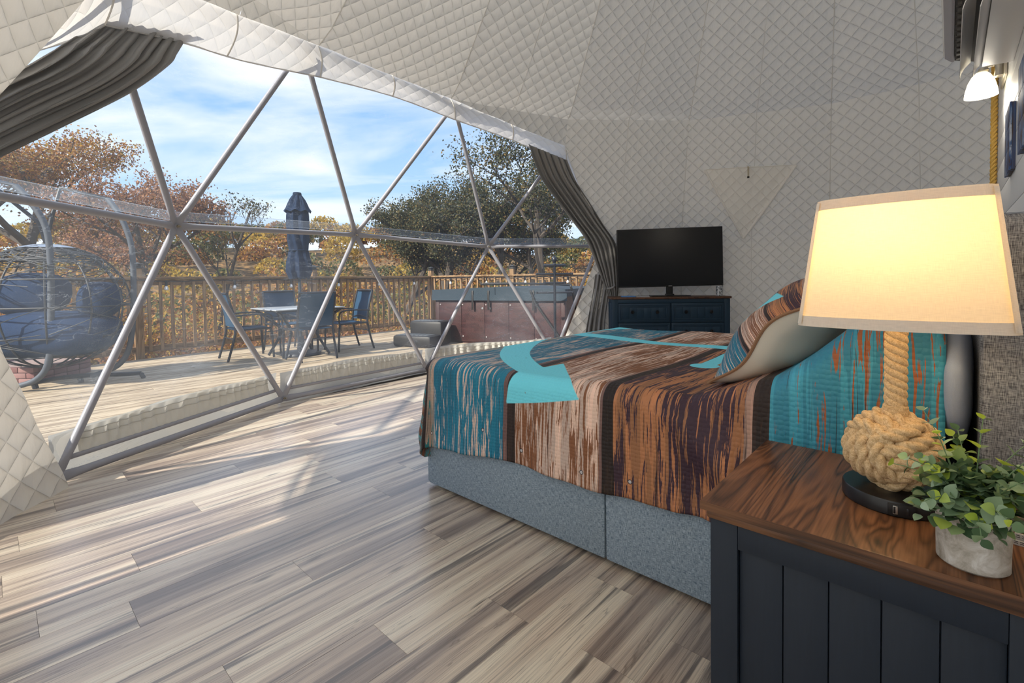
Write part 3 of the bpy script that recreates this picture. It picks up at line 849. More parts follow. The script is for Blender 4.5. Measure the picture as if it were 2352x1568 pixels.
#Mg = frame_of((-0.028, 1.90, 0.742), (0, 1, 0), (0.05, 0, 1))
mb = MB()
def gpf(u, v):
    th = 2*PI*u; p = -PI/2 + PI*v; f = lambda q, e: math.copysign(abs(q)**(2/e), q)
    return V((0.008 + 0.040*f(cos(p),2.6)*f(cos(th),2.6), 1.90 + 0.435*f(cos(p),3.6)*f(sin(th),3.6) , 0.775 + 0.155*f(sin(p),3.0)))
mb.grid(gpf, 40, 24); mb.build('pillow_cover', M_GREYPIL, gp)
# ================================================================== NIGHTSTAND
ns = thing('nightstand', 'dark navy nightstand with walnut top and beadboard side, in the foreground', 'nightstand', (-0.11, 1.20, 0))
NX0, NX1, NY0, NY1 = -0.355, 0.130, 0.973, 1.415
b = MB(); b.box((-0.369, 0.953, 0.583), (0.145, 1.430, 0.600), bev=0.0025); b.build('top', M_WALNUT, ns)
b = MB(); b.box((-0.3685, 0.9524, 0.5835), (0.1445, 0.9534, 0.5995)); b.build('front_edge', M_WALNUTX, ns)
b = MB(); b.box((-0.360, 0.963, 0.564), (0.136, 1.422, 0.583), bev=0.005); b.build('top_moulding', M_WALNUTX, ns)
for (xa, xb) in ((NX0, -0.303), (0.067, NX1)):
    b = MB(); b.box((xa, NY0, 0.0), (xb, NY0+0.020, 0.564), bev=0.0015); b.build('stile', M_NAVY, ns)
for (za, zb_) in ((0.514, 0.564), (0.04, 0.095)):
    b = MB(); b.box((-0.3026, NY0+0.0008, za), (0.0666, NY0+0.020, zb_), bev=0.0012); b.build('rail', M_NAVY, ns)
bx = [-0.303, -0.2255, -0.1535, -0.0795, -0.0065, 0.067]
for xa, xb in zip(bx, bx[1:]):
    b = MB(); b.box((xa+0.0006, NY0+0.010, 0.09), (xb-0.0006, NY0+0.018, 0.52), bev=0.0022); b.build('beadboard_plank', M_NAVY, ns)
b = MB(); b.box((NX0+0.018, NY0+0.021, 0.04), (NX1-0.002, NY1, 0.563)); b.build('carcass', M_NAVY, ns)
for za, zb_ in ((0.06, 0.285), (0.295, 0.55)):
    b = MB(); b.box((NX0-0.002, NY0+0.03, za), (NX0+0.017, NY1-0.03, zb_), bev=0.004); d = b.build('drawer', M_NAVY, ns)
    b = MB(); b.tube([(NX0-0.002, 1.19, (za+zb_)/2), (NX0-0.018, 1.19, (za+zb_)/2)], 0.006, 10); b.lathe([(0.004,0),(0.014,0.006),(0.012,0.012),(0.0,0.014)], n=12, M=Matrix.Translation((NX0-0.016,1.19,(za+zb_)/2)) @ Matrix.Rotation(-PI/2, 4, 'Y')); b.build('knob', M_BLACKM, d)

# ================================================================== TABLE LAMP
LX, LY = -0.078, 1.205
lamp = thing('table_lamp', 'lit rope knot table lamp with square linen shade on black round base', 'lamp', (LX, LY, 0.6))
b = MB(); b.lathe([(0.0,0.6),(0.0845,0.6),(0.0865,0.602),(0.0865,0.625),(0.0845,0.628),(0.0,0.6285)], (LX,LY,0), 56); base = b.build('base', M_BLACK, lamp)
ua = math.atan2(1.128-LY, -0.064-LX); ud = Vector((cos(ua), sin(ua), 0)); us = Vector((-ud.y, ud.x, 0))
def upanel(w_, z0, z1, r0, r1, off=0.0):
    mb = MB(); c = Vector((LX,LY,0))
    M4 = Matrix((us, Vector((0,0,1)), us.cross(Vector((0,0,1))))).transposed().to_4x4(); M4.translation = c
    zd = us.cross(Vector((0,0,1)))
    s_ = 1 if zd.dot(ud) > 0 else -1
    mb.box((off-w_/2, z0, min(s_*r0, s_*r1)), (off+w_/2, z1, max(s_*r0, s_*r1)), M4, bev=0.0008); return mb
usb = upanel(0.040, 0.6035, 0.6250, 0.082, 0.0885).build('usb_panel', M_BLACKM, lamp)
upanel(0.0075, 0.6065, 0.6222, 0.086, 0.0892, -0.0090).build('usb_port', simple('port_metal', (0.55,0.54,0.5), 0.35, 0.8), usb)
upanel(0.0035, 0.6078, 0.6210, 0.087, 0.0895, -0.0105).build('port_tongue', M_BLACK, usb)
upanel(0.0050, 0.6080, 0.6205, 0.086, 0.0890, 0.0095).build('usb_port', simple('port_black',(0.03,0.03,0.034),0.25,0.4), usb)
# monkey's fist: three crossing bands of rope turns
KC = Vector((LX-0.006, LY, 0.7035)); KR = 0.0585; SR = 0.0123
Rk = Matrix.Rotation(rad(22), 3, V((0.05,-0.97,0.24))) @ Matrix(((0.64,-0.77,0),(-0.77,-0.64,0),(0,0,-1)))
for ax in range(3):
    for o_ in (-1.5, -0.5, 0.5, 1.5):
        off = o_*SR*1.96; pts = []
        for k in range(170):
            t = 2*PI*k/170; ct, st_ = cos(t), sin(t)
            sq = 1.0/((abs(ct)**3.0 + abs(st_)**3.0)**(1/3.0))
            R0 = math.sqrt(max(0.0004, (KR*1.02)**2 - (off*0.80)**2)) * (0.60 + 0.40*sq*0.97) + 0.0085*cos(2*t)
            p = [0,0,0]; p[(ax+1)%3] = ct*R0; p[(ax+2)%3] = st_*R0; p[ax] = off
            pts.append(KC + Rk @ Vector(p))
        mb = MB(); mb.tube(pts, SR*1.16, 30, closed=True, twist=2*PI*5/0.36, lobes=3, depth=0.36); mb.build('rope_turn', M_ROPE, lamp)
b = MB(); b.lathe([(0.0,-0.046),(0.032,-0.035),(0.044,0),(0.032,0.035),(0.0,0.046)], tuple(KC), 20); b.build('knot_core', M_ROPE, lamp)
# stem rope
b = MB()
for s_ in range(3):
    pts = []
    for k in range(130):
        z = 0.782 + (1.0-0.782)*k/129; a = -2*PI*(z-0.782)/0.046 + 2*PI*s_/3
        pts.append(Vector((LX + 0.0100*cos(a), LY + 0.0100*sin(a), z)))
    b.tube(pts, 0.0096, 10)
b.build('rope_stem', M_ROPE, lamp)
b = MB()
for k in range(13):
    z = 0.760 + 0.0024*k; r_ = 0.0200 if k < 11 else 0.0194
    b.tube([Vector((LX + r_*cos(2*PI*i/24), LY + r_*sin(2*PI*i/24), z)) for i in range(24)], 0.0014, 6, closed=True)
b.lathe([(0.0195,0.757),(0.0195,0.7905),(0.012,0.792)], (LX,LY,0), 24); b.build('twine_collar', M_ROPE, lamp)
# shade
SX, SY = -0.0685, 1.208
def shade_pt(a, z, off=0.0):
    t = (z-0.955)/(1.19-0.955); hf = 0.1485 + (0.1215-0.1485)*t
    side, q = divmod(a*4, 1.0); side = int(side) % 4; e = 2*q-1
    bow = (0.030 if side % 2 == 0 else 0.004)*(1-e*e) * (1 - 0.25*t)
    cr = 0.0045*max(0, (abs(e)-0.94)/0.06)
    x, y = e*(hf-cr), -(hf + bow + off - cr)
    if off: x *= (hf+off)/hf
    ca, sa = cos(side*PI/2), sin(side*PI/2)
    return Vector((SX + x*ca - y*sa, SY + x*sa + y*ca, z))
def shade_strip(z0, z1, off, nz=1, nm='shade_fabric', mat=None, inner=None):
    mb = MB(); NA = 96
    mb.grid(lambda u, v: shade_pt(min(u, 0.999999), z0+(z1-z0)*v, off), NA, nz, lambda u, v: (u*1.2, z0+(z1-z0)*v))
    return mb
def mat_shade(nm, tl, col, wv=True):
    mt, g = new_mat(nm)
    u, v, _ = g.xyz(g.uv())
    a = g.noise(g.comb(g.math('MULTIPLY', u, 60.0), g.math('MULTIPLY', v, 1300.0), 0.0), 1.0, 3)
    c_ = g.noise(g.comb(g.math('MULTIPLY', u, 1300.0), g.math('MULTIPLY', v, 60.0), 0.0), 1.0, 3)
    f = g.math('ADD', g.math('MULTIPLY', a, 0.6), g.math('MULTIPLY', c_, 0.4))
    c = g.mix(g.step(f, 0.36, 0.62), tuple(q*0.86 for q in col), col)
    nm_ = g.bump(f, 0.25, 0.001)
    d = g.n('BsdfDiffuse', Color=c, Normal=nm_); t = g.n('BsdfTranslucent', Color=g.mix(1.0, c, (1.0, 0.90, 0.70), 'MULTIPLY'))
    ms = g.n('MixShader', Fac=tl); g.t.links.new(d.outputs[0], ms.inputs[1]); g.t.links.new(t.outputs[0], ms.inputs[2])
    fin(g, ms.outputs[0]); return mt
M_SHADE = mat_shade('linen_shade', 0.40, (0.88, 0.81, 0.70)); M_TRIM = mat_shade('linen_trim', 0.34, (0.93, 0.90, 0.84))
shade_strip(0.955, 1.19, 0.0, 8).build('shade_fabric', M_SHADE, lamp)
for (z0, z1) in ((0.953, 0.972), (1.174, 1.192)):
    mb = shade_strip(z0, z1, 0.0022); mb2 = shade_strip(z0, z1, -0.0022)
    bq = len(mb.v); mb.v += mb2.v; mb.f += [tuple(i+bq for i in f) for f in mb2.f]
    for k, q in mb2.uv.items(): mb.uv[k+bq] = q
    n_ = 97
    for i in range(96): mb.f.append((i, i+1, bq+i+1, bq+i)); mb.f.append((n_+i, n_+i+1, bq+n_+i+1, bq+n_+i))
    mb.build('shade_trim', M_TRIM, lamp)
for sd_ in range(4):
    mb = MB(); a = sd_*0.25
    def cs(u, v):
        e = (u-0.5)*0.013; return shade_pt((a + e) % 1.0, 0.957 + 0.231*v, 0.0030)
    mb.grid(cs, 8, 8, lambda u, v: (u*0.03, v*0.23)); mb.build('corner_trim', M_TRIM, lamp)
# fitter, bulb
b = MB(); b.tube([(LX,LY,0.995),(LX,LY,1.03)], 0.016, 14); b.tube([V((SX-0.13,SY,1.172)), V((SX+0.13,SY,1.172))], 0.0018, 6); b.tube([V((SX,SY-0.13,1.172)), V((SX,SY+0.13,1.172))], 0.0018, 6)
b.tube([V((SX,SY,1.172)), V((LX,LY,1.03))], 0.002, 6); b.build('fitter', M_STEEL, lamp)
b = MB(); b.lathe([(0.012,0.0),(0.016,0.012),(0.029,0.045),(0.030,0.058),(0.022,0.078),(0.0,0.088)], (LX,LY,1.03), 18); b.build('bulb', mat_emit('warm_bulb', (1.0,0.62,0.26), 14.0), lamp)
pl = bpy.data.lights.new('lamp_light', 'POINT'); pl.energy = 2.3; pl.color = (1.0, 0.74, 0.42); pl.shadow_soft_size = 0.03
po = bpy.data.objects.new('lamp_light', pl); COL.objects.link(po); po.location = (LX, LY, 1.115+0.02)

# ================================================================== POTTED PLANT
PX_, PY_ = 0.029, 1.018
plant = thing('potted_plant', 'small artificial eucalyptus in a mottled grey round pot', 'plant', (PX_, PY_, 0.6))
b = MB(); b.lathe([(0.0,0.0),(0.0395,0.0),(0.0425,0.003),(0.0440,0.078),(0.0445,0.081),(0.0415,0.0815),(0.0405,0.070),(0.0,0.068)], (PX_,PY_,0.6), 40); b.build('pot', M_CONC, plant)
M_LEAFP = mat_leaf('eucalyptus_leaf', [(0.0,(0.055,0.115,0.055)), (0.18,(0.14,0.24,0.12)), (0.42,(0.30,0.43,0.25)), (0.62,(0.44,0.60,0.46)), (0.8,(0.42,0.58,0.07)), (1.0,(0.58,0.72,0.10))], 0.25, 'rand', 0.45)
M_STEMP = simple('green_stem', (0.16,0.26,0.13), 0.6)
def leaf_mesh(nm, tip):
    mb = MB(); N = 5
    for i in range(N+1):
        t = i/N; wd = 0.46*math.sin(PI*min(1, t**0.72))**0.75 * (1 if not tip else 0.9)
        for j in (-1, -0.5, 0, 0.5, 1):
            mb.v.append((j*wd, t, 0.10*abs(j)*wd*2 - 0.16*t*t + 0.03*sin(PI*t)))
    for i in range(N):
        for j in range(4):
            a = i*5+j; mb.f.append((a, a+1, a+6, a+5))
    return mb.mesh(nm, M_LEAFP)
LM = [leaf_mesh('leaf', False), leaf_mesh('leaf', True)]
rp = random.Random(11); nleaf = 0
for si in range(20):
    an = 2*PI*si/20*2.4 + rp.uniform(-0.3,0.3); ln = rp.uniform(0.085, 0.15) if si > 4 else rp.uniform(0.115, 0.165)
    lean = rp.uniform(0.45, 1.35) if si > 4 else rp.uniform(0.05, 0.40)
    base_ = Vector((PX_ + 0.022*cos(an)*rp.random(), PY_ + 0.022*sin(an)*rp.random(), 0.667))
    hd = Vector((cos(an), sin(an), 0))
    pts = []
    for k in range(9):
        t = k/8; th = lean*(0.35 + 0.9*t)
        pts.append(base_ + hd*(ln*t*sin(th)) + Vector((0,0, ln*t*cos(th)*1.0)))
    mb = MB(); mb.tube(pts, lambda t: 0.0012 - 0.0005*t, 6); st_ = mb.build('stem', M_STEMP, plant)
    npair = 7
    for k in range(npair):
        t = 0.10 + 0.90*k/(npair-1); q = t*8; i0 = min(7, int(q)); p = pts[i0].lerp(pts[i0+1], q-i0)
        tg = (pts[i0+1]-pts[i0]).normalized(); s0 = tg.cross(Vector((0.3,0.2,1))).normalized(); s1 = tg.cross(s0)
        for sg in (0, 1):
            if nleaf >= 298: break
            ra = k*PI/2 + sg*PI + rp.uniform(-0.4,0.4)
            dr = (s0*cos(ra) + s1*sin(ra))
            yd = (dr + tg*rp.uniform(0.25,0.8) + Vector((0,0,0.1))).normalized()
            zd = (tg + Vector((0,0,0.4)) - yd*((tg+Vector((0,0,0.4))).dot(yd))).normalized(); xd = yd.cross(zd)
            sz = (0.0285 - 0.0150*t) * rp.uniform(0.85, 1.2)
            M4 = (Matrix((xd, yd, zd)).transposed() @ Matrix.Diagonal((sz*1.05, sz, sz))).to_4x4(); M4.translation = p - Vector((PX_,PY_,0.6))
            lf = inst('leaf', LM[rp.randint(0,1)], st_, M4); nleaf += 1
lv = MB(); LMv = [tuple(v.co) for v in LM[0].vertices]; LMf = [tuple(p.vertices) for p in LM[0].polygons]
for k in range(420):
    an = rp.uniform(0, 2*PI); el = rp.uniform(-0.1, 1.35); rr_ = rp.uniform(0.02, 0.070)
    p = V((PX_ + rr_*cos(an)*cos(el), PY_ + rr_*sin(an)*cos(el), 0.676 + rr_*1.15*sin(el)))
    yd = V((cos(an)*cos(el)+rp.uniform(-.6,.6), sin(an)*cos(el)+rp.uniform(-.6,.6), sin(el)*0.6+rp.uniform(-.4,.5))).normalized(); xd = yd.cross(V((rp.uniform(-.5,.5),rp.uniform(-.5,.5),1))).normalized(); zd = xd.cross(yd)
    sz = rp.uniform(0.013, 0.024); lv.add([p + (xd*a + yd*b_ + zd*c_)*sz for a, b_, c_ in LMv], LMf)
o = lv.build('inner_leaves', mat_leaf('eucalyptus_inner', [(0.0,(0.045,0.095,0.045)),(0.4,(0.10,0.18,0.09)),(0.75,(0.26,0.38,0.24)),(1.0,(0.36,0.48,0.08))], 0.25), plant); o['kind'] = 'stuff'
# ---- small white patterned box behind the pot
bxo = thing('tissue_box', 'small white box with black dashed bands behind the plant pot', 'box', (0.118, 1.165, 0.6), rad(-10))
b = MB(); b.box((-0.032,-0.04,0.0),(0.025,0.04,0.009), bev=0.001); b.box((-0.030,-0.038,0.0095),(0.025,0.038,0.020), bev=0.001); b.local('box_body', simple('white_card', (0.72,0.72,0.70), 0.6), bxo)
b = MB(); b.box((-0.028,-0.036,0.0205),(0.025,0.036,0.046), bev=0.002); b.local('box_lid', simple('brown_lid', (0.16,0.12,0.095), 0.5), bxo)
b = MB()
for z in (0.0035, 0.0062, 0.0130, 0.0160):
    off = 0.0 if z < 0.010 else 0.002
    for k in range(8):
        x = -0.030 + off + 0.0068*k; b.box((x, -0.0403+off, z), (x+0.0045, -0.0398+off+0.001, z+0.0009))
    for k in range(11):
        y = -0.037 + off + 0.0068*k; b.box((-0.0323+off, y, z), (-0.0318+off+0.001, y+0.0045, z+0.0009))
b.local('dashed_bands', M_BLACKM, bxo, False)
# ================================================================== DRESSER + TV (local frame: x along the front, y to the back)
DR = (-2.505, 5.58, 0.0); DA = math.atan2(0.614, 0.789)
dr = thing('dresser', 'deep blue six-drawer dresser with walnut top against the quilted wall', 'dresser', DR, DA)
b = MB(); b.box((-0.715,-0.012,0.786),(0.715,0.385,0.812), bev=0.004); b.local('top', mat_wood('walnut_dresser', 0, (0.03,0.013,0.008), (0.085,0.036,0.018), (0.15,0.066,0.03), 0.6, 0.4), dr)
b = MB(); b.box((-0.695,0.018,0.02),(0.695,0.372,0.785)); b.local('carcass', M_NAVY2, dr, False)
for (xa, xb) in ((-0.70,-0.632),(0.632,0.70)):
    b = MB(); b.box((xa,0.0,0.0),(xb,0.03,0.785), bev=0.003); b.local('stile', M_NAVY2, dr)
for (za, zb_) in ((0.738,0.785),(0.0,0.03)):
    b = MB(); b.box((-0.632,0.001,za),(0.632,0.03,zb_), bev=0.002); b.local('rail', M_NAVY2, dr)
for sx in (-1, 1):
    for k in range(4):
        b = MB(); y = 0.045+0.082*k; b.box((sx*0.700-0.004, y, 0.08),(sx*0.700+0.004, y+0.079, 0.74), bev=0.002); b.local('side_plank', M_NAVY2, dr)
M_KNOB = simple('oil_black_knob', (0.008,0.008,0.010), 0.4, 0.3)
for (xa, xb) in ((-0.628,-0.010),(0.010,0.628)):
    for (za, zb_) in ((0.500,0.733),(0.268,0.494),(0.036,0.262)):
        b = MB(); b.box((xa,-0.004,za),(xb,0.02,zb_), bev=0.002)
        d = b.local('drawer', M_NAVY2, dr)
        for (i_, t_) in ((0.018, 0.006), (0.036, 0.004)):
            mb = MB(); x0,x1,z0,z1 = xa+i_, xb-i_, za+i_, zb_-i_; w_ = 0.010
            for (p, q) in (((x0,z0),(x1,z0+w_)),((x0,z1-w_),(x1,z1)),((x0,z0+w_),(x0+w_,z1-w_)),((x1-w_,z0+w_),(x1,z1-w_))):
                mb.box((p[0],-0.004-t_,p[1]),(q[0],-0.003,q[1]), bev=0.0016)
            mb.local('drawer_moulding', M_NAVY2, d)
        n = 6
        for k in range(n):
            mb = MB(); x = xa+0.05+(xb-xa-0.10)*k/n; mb.box((x+0.001,-0.0062,za+0.05),(x+(xb-xa-0.10)/n-0.001,-0.004,zb_-0.05), bev=0.0008); mb.local('beadboard_plank', M_NAVY2, d)
        for kx in (0.27, 0.75):
            x = xa + (xb-xa)*kx; z = (za+zb_)/2 + 0.012
            mb = MB(); mb.lathe([(0.009,0),(0.006,0.012),(0.017,0.018),(0.022,0.026),(0.018,0.033),(0.011,0.0335),(0.009,0.030),(0.0,0.030)], n=18, M=Matrix.Translation((x,-0.006,z)) @ Matrix.Rotation(PI/2,4,'X')); mb.local('knob', M_KNOB, d)
tv = thing('television', 'large black flat television standing on the dresser', 'television', V(DR) + Matrix.Rotation(DA,3,'Z') @ V((0.035,0.19,0.812)), DA)
Mt = Matrix.Translation((0,0,0.485)) @ Matrix.Rotation(rad(-0.8),4,'Y')
b = MB(); b.box((-0.645,-0.012,-0.365),(0.645,0.035,0.365), Mt, bev=0.006); b.local('casing', M_BLACKM, tv)
mt, g_ = new_mat('tv_screen'); fin(g_, pbsdf(g_, (0.006,0.007,0.009), 0.26, 0, None, 0.4))
b = MB(); b.box((-0.638,-0.0145,-0.350),(0.638,-0.0122,0.358), Mt); b.local('screen', mt, tv, False)
b = MB(); b.box((-0.022,-0.0150,-0.361),(0.022,-0.0121,-0.353), Mt, bev=0.001); b.local('badge', simple('silver_badge',(0.55,0.55,0.57),0.3,0.6), tv)
b = MB(); b.box((-0.04,0.0,0.012),(0.04,0.03,0.20), bev=0.006); b.local('neck', M_BLACKM, tv)
b = MB(); b.box((-0.235,-0.09,0.0),(0.235,0.10,0.012), bev=0.004); b.box((-0.05,-0.03,0.012),(0.05,0.05,0.03), bev=0.004); b.local('stand_base', M_BLACK, tv)
D2W = Matrix.Translation(DR) @ Matrix.Rotation(DA,4,'Z')
cu = thing('tumbler', 'silver patterned tumbler on the dresser at the right edge of the television', 'cup', D2W @ V((0.600,0.075,0.812)), DA)
mt, g_ = new_mat('etched_silver'); nn = g_.noise(g_.obj(), 60.0, 4, 0.7); fin(g_, pbsdf(g_, g_.ramp(nn, [(0.42,(0.05,0.06,0.07)),(0.5,(0.45,0.47,0.50)),(0.62,(0.62,0.64,0.66))]), 0.3, 0.4))
b = MB(); b.lathe([(0,0),(0.036,0.0),(0.040,0.004),(0.042,0.12),(0.038,0.122),(0.036,0.008),(0,0.006)], n=24); b.local('cup_body', mt, cu)
b = MB(); b.tube([(0.028,0.0,0.01),(0.040,0.01,0.155)], 0.004, 8); b.local('straw', M_BLACKM, cu)
pp = thing('booklet', 'blue booklet lying on the dresser left of the white sheet', 'booklet', D2W @ V((-0.50,0.065,0.812)), DA+0.05)
b = MB(); b.box((-0.075,-0.05,0),(0.085,0.06,0.012), bev=0.001); b.local('cover', simple('blue_cover',(0.10,0.28,0.62),0.4), pp)
pq = thing('paper', 'white paper sheet lying on the dresser by the television foot', 'paper', D2W @ V((-0.32,0.03,0.812)), DA-0.06)
b = MB(); b.box((-0.085,-0.035,0),(0.075,0.06,0.004), bev=0.0008); b.local('sheet', simple('white_paper',(0.75,0.77,0.80),0.6), pq)

# ---- triangular quilted vent flap in the dome wall with toggle cord
vent = thing('vent_flap', 'triangular quilted vent flap with a toggle cord in the dome wall above the television', 'vent', lpt(113,2.37,-0.03))
def vp(az, z, off): return lpt(az, z, -off)
def vfn(u, v):
    az0, az1 = 121.2 + (114.0-121.2)*v, 105.8 + (114.0-105.8)*v
    return vp(az0 + (az1-az0)*u, 2.375 - 0.03*u*(1-v) - 0.845*v, 0.016 + 0.020*sin(PI*u)*(1-v) + 0.006*sin(u*40)*(1-v))
M_VENT = mat_liner('quilted_vent', 0.14, 0.06, (0.97,0.955,0.92), 0.5)
b = MB(); b.grid(vfn, 24, 16, lambda u, v: ((u-0.5)*1.05*(1-v), -v*0.85)); b.build('flap', M_VENT, vent)
for (pa, pb) in (((0,0),(0,1)), ((1,0),(1,1)), ((0,0),(1,0))):
    b = MB(); b.tube([vfn(pa[0]+(pb[0]-pa[0])*k/16, pa[1]+(pb[1]-pa[1])*k/16) for k in range(17)], 0.016 if pa[0]==1 else (0.012 if pb[1]==1 else 0.006), 8); b.build('piping', simple('vent_piping', (0.9,0.88,0.84), 0.8, 0, 0.03), vent)
tp = vfn(0.48, 0.0); ins_ = (V((CX,CY,tp.z))-tp).normalized()
b = MB(); b.tube([tp+ins_*0.02, tp+ins_*0.045-V((0,0,0.02)), tp+ins_*0.045-V((0,0,0.12))], 0.009, 8); b.build('toggle_cord', simple('cord_cream',(0.5,0.44,0.34),0.7), vent)
b = MB(); b.tube([tp+ins_*0.045-V((0,0,0.12)), tp+ins_*0.045-V((0,0,0.138))], 0.013, 8); b.build('toggle', M_BLACKM, vent)

# ================================================================== WALL: rope, AC, sconce, plaques
b = MB()
for s_ in range(3):
    pts = []
    for k in range(420):
        z = 0.02 + 3.0*k/419; a = 2*PI*z/0.075 + 2*PI*s_/3
        pts.append(V((0.183 + 0.0085*cos(a), 4.075 + 0.0085*sin(a), z)))
    b.tube(pts, 0.0085, 6)
tag(b.build('rope_trim', mat_fabric('golden_rope', (0.60,0.38,0.10), 0, 0.8, 300, 0.4)), 'golden twisted rope running up the end of the white wall', 'rope')
ac = thing('air_conditioner', 'white wall-mounted air conditioner with open louvres at top right', 'air conditioner', (0.2, 2.72, 2.0))
AY0, AY1 = 2.28, 3.13
def acs(y0, y1, prof, nm, mat, par=ac):
    mb = MB(); n = len(prof)
    for y in (y0, y1): mb.v += [(x, y, z) for x, z in prof]
    mb.f += [(i, (i+1)%n, n+(i+1)%n, n+i) for i in range(n)]; mb.f += [tuple(reversed(range(n))), tuple(range(n, 2*n))]
    return mb.build(nm, mat, par)
acs(AY0, AY1, [(0.199,1.995),(0.098,2.002),(0.098,2.03),(-0.005,2.06),(-0.026,2.09),(-0.030,2.25),(-0.01,2.29),(0.199,2.30)], 'casing', M_ACW)
acs(AY0-0.004, AY1-0.012, [(-0.0262,2.072),(-0.036,2.09),(-0.040,2.25),(-0.02,2.285),(-0.026,2.25),(-0.028,2.09)], 'front_panel', M_ACW)
acs(AY0, AY1-0.03, [(0.002,2.045),(-0.006,2.045),(-0.030,2.068),(-0.030,2.078),(-0.008,2.062)], 'silver_strip', M_ACG)
acs(AY0+0.02, AY1-0.05, [(0.099,2.006),(0.0965,2.028),(0.004,2.056),(0.004,2.044)], 'outlet', M_ACD)
mb = MB()
for k in range(12):
    y = AY0+0.05+0.062*k; mb.box((0.006,y,2.038),(0.09,y+0.003,2.046)); mb.box((0.010,y+0.02,2.034),(0.022,y+0.045,2.044))
mb.build('outlet_vanes', simple('vane_grey',(0.10,0.095,0.09),0.5), ac)
for (x0, z0, a_) in ((0.039, 1.992, 60), (0.083, 1.985, 60)):
    mb = MB(); n = 10; pr = []
    for k in range(n+1):
        t = k/n; pr.append((t*0.072-0.036, 0.007*sin(PI*t)))
    pr2 = pr + [(x, z-0.0025) for x, z in reversed(pr)]
    ca, sa = cos(rad(a_)), sin(rad(a_))
    acs(AY0+0.02, AY1-0.035, [(x0 + x*ca - z*sa, z0 + x*sa + z*ca) for x, z in pr2], 'louvre', M_ACW)
sc = thing('wall_sconce', 'lit wall sconce with a white bell glass below the air conditioner', 'sconce', (0.2, 3.52, 2.12))
b = MB(); b.box((0.186,3.42,2.03),(0.199,3.70,2.135), bev=0.004); b.build('back_plate', simple('brushed_nickel',(0.55,0.51,0.43),0.35,0.8), sc)
b = MB(); b.tube(bez([(0.188,3.52,2.10),(0.16,3.52,2.115),(0.135,3.52,2.115),(0.118,3.52,2.105)],6), 0.007, 8); b.lathe([(0.0,0.018),(0.018,0.015),(0.024,0.0),(0.020,-0.006)], (0.115,3.52,2.095), 16); b.lathe([(0.026,-0.04),(0.020,0.0),(0.026,0.04)], (0.176,3.47,2.08), 12); b.build('arm', simple('nickel_arm',(0.55,0.51,0.43),0.3,0.9), sc)
mt, g_ = new_mat('opal_glass')
d_ = g_.n('BsdfTranslucent', Color=(0.95,0.93,0.86,1)); e_ = g_.n('BsdfDiffuse', Color=(0.9,0.9,0.86,1)); x_ = g_.n('MixShader', Fac=0.65)
g_.t.links.new(e_.outputs[0], x_.inputs[1]); g_.t.links.new(d_.outputs[0], x_.inputs[2]); fin(g_, x_.outputs[0])
b = MB(); b.lathe([(0.022,0.0),(0.036,-0.015),(0.052,-0.048),(0.062,-0.090),(0.066,-0.122),(0.062,-0.121),(0.058,-0.088),(0.048,-0.048),(0.032,-0.016),(0.020,-0.003)], (0.108,3.52,2.090), 28, cap=False); b.build('glass_shade', mt, sc)
b = MB(); b.lathe([(0.0,0.0),(0.012,-0.005),(0.022,-0.05),(0.024,-0.066),(0.014,-0.086),(0.0,-0.09)], (0.108,3.52,2.082), 14); b.build('bulb', mat_emit('white_bulb',(1.0,0.93,0.80),4.0), sc)
pl = bpy.data.lights.new('sconce_light','POINT'); pl.energy = 2.4; pl.color = (1.0,0.90,0.74); pl.shadow_soft_size = 0.03
po = bpy.data.objects.new('sconce_light', pl); COL.objects.link(po); po.location = (0.108, 3.52, 1.955)
def mat_plaque(nm):
    mt, g = new_mat(nm); p = g.pos(); x, y, z = g.xyz(p)
    n = g.noise(g.comb(g.math('MULTIPLY', x, 20.0), g.math('MULTIPLY', y, 30.0), g.math('MULTIPLY', z, 9.0)), 1.0, 5, 0.65, 0.8)
    c = g.ramp(n, [(0.3,(0.06,0.035,0.025)),(0.42,(0.10,0.06,0.04)),(0.48,(0.03,0.09,0.28)),(0.56,(0.16,0.24,0.42)),(0.66,(0.62,0.66,0.74))])
    fin(g, pbsdf(g, c, 0.6, 0, g.bump(n, 0.3, 0.004))); return mt
M_PLQ = mat_plaque('blue_washed_wood'); M_PLE = mat_wood('plaque_edge', 2, (0.03,0.02,0.014), (0.10,0.06,0.04), (0.05,0.12,0.30), 1.4, 0.6, False)
for (ya, yb, za, zb_, lab) in ((2.975,3.225,1.492,1.782,'blue and white washed wood plaque on the white wall, beside the golden rope'),
                              (2.300,2.640,1.492,1.815,'blue washed wood plaque on the white wall cut off by the frame edge')):
    q = thing('wall_plaque', lab, 'wall art', (0.2,(ya+yb)/2,za))
    b = MB(); b.box((0.1855,ya+0.002,za+0.002),(0.1995,yb-0.002,zb_-0.002)); b.build('backing', M_PLE, q, False)
    n = 3
    for k in range(n):
        b = MB(); z0 = za+(zb_-za)*k/n; z1 = za+(zb_-za)*(k+1)/n; b.box((0.181,ya,z0+0.0006),(0.1880,yb,z1-0.0006), bev=0.0015); b.build('plaque_board', M_PLQ, q)

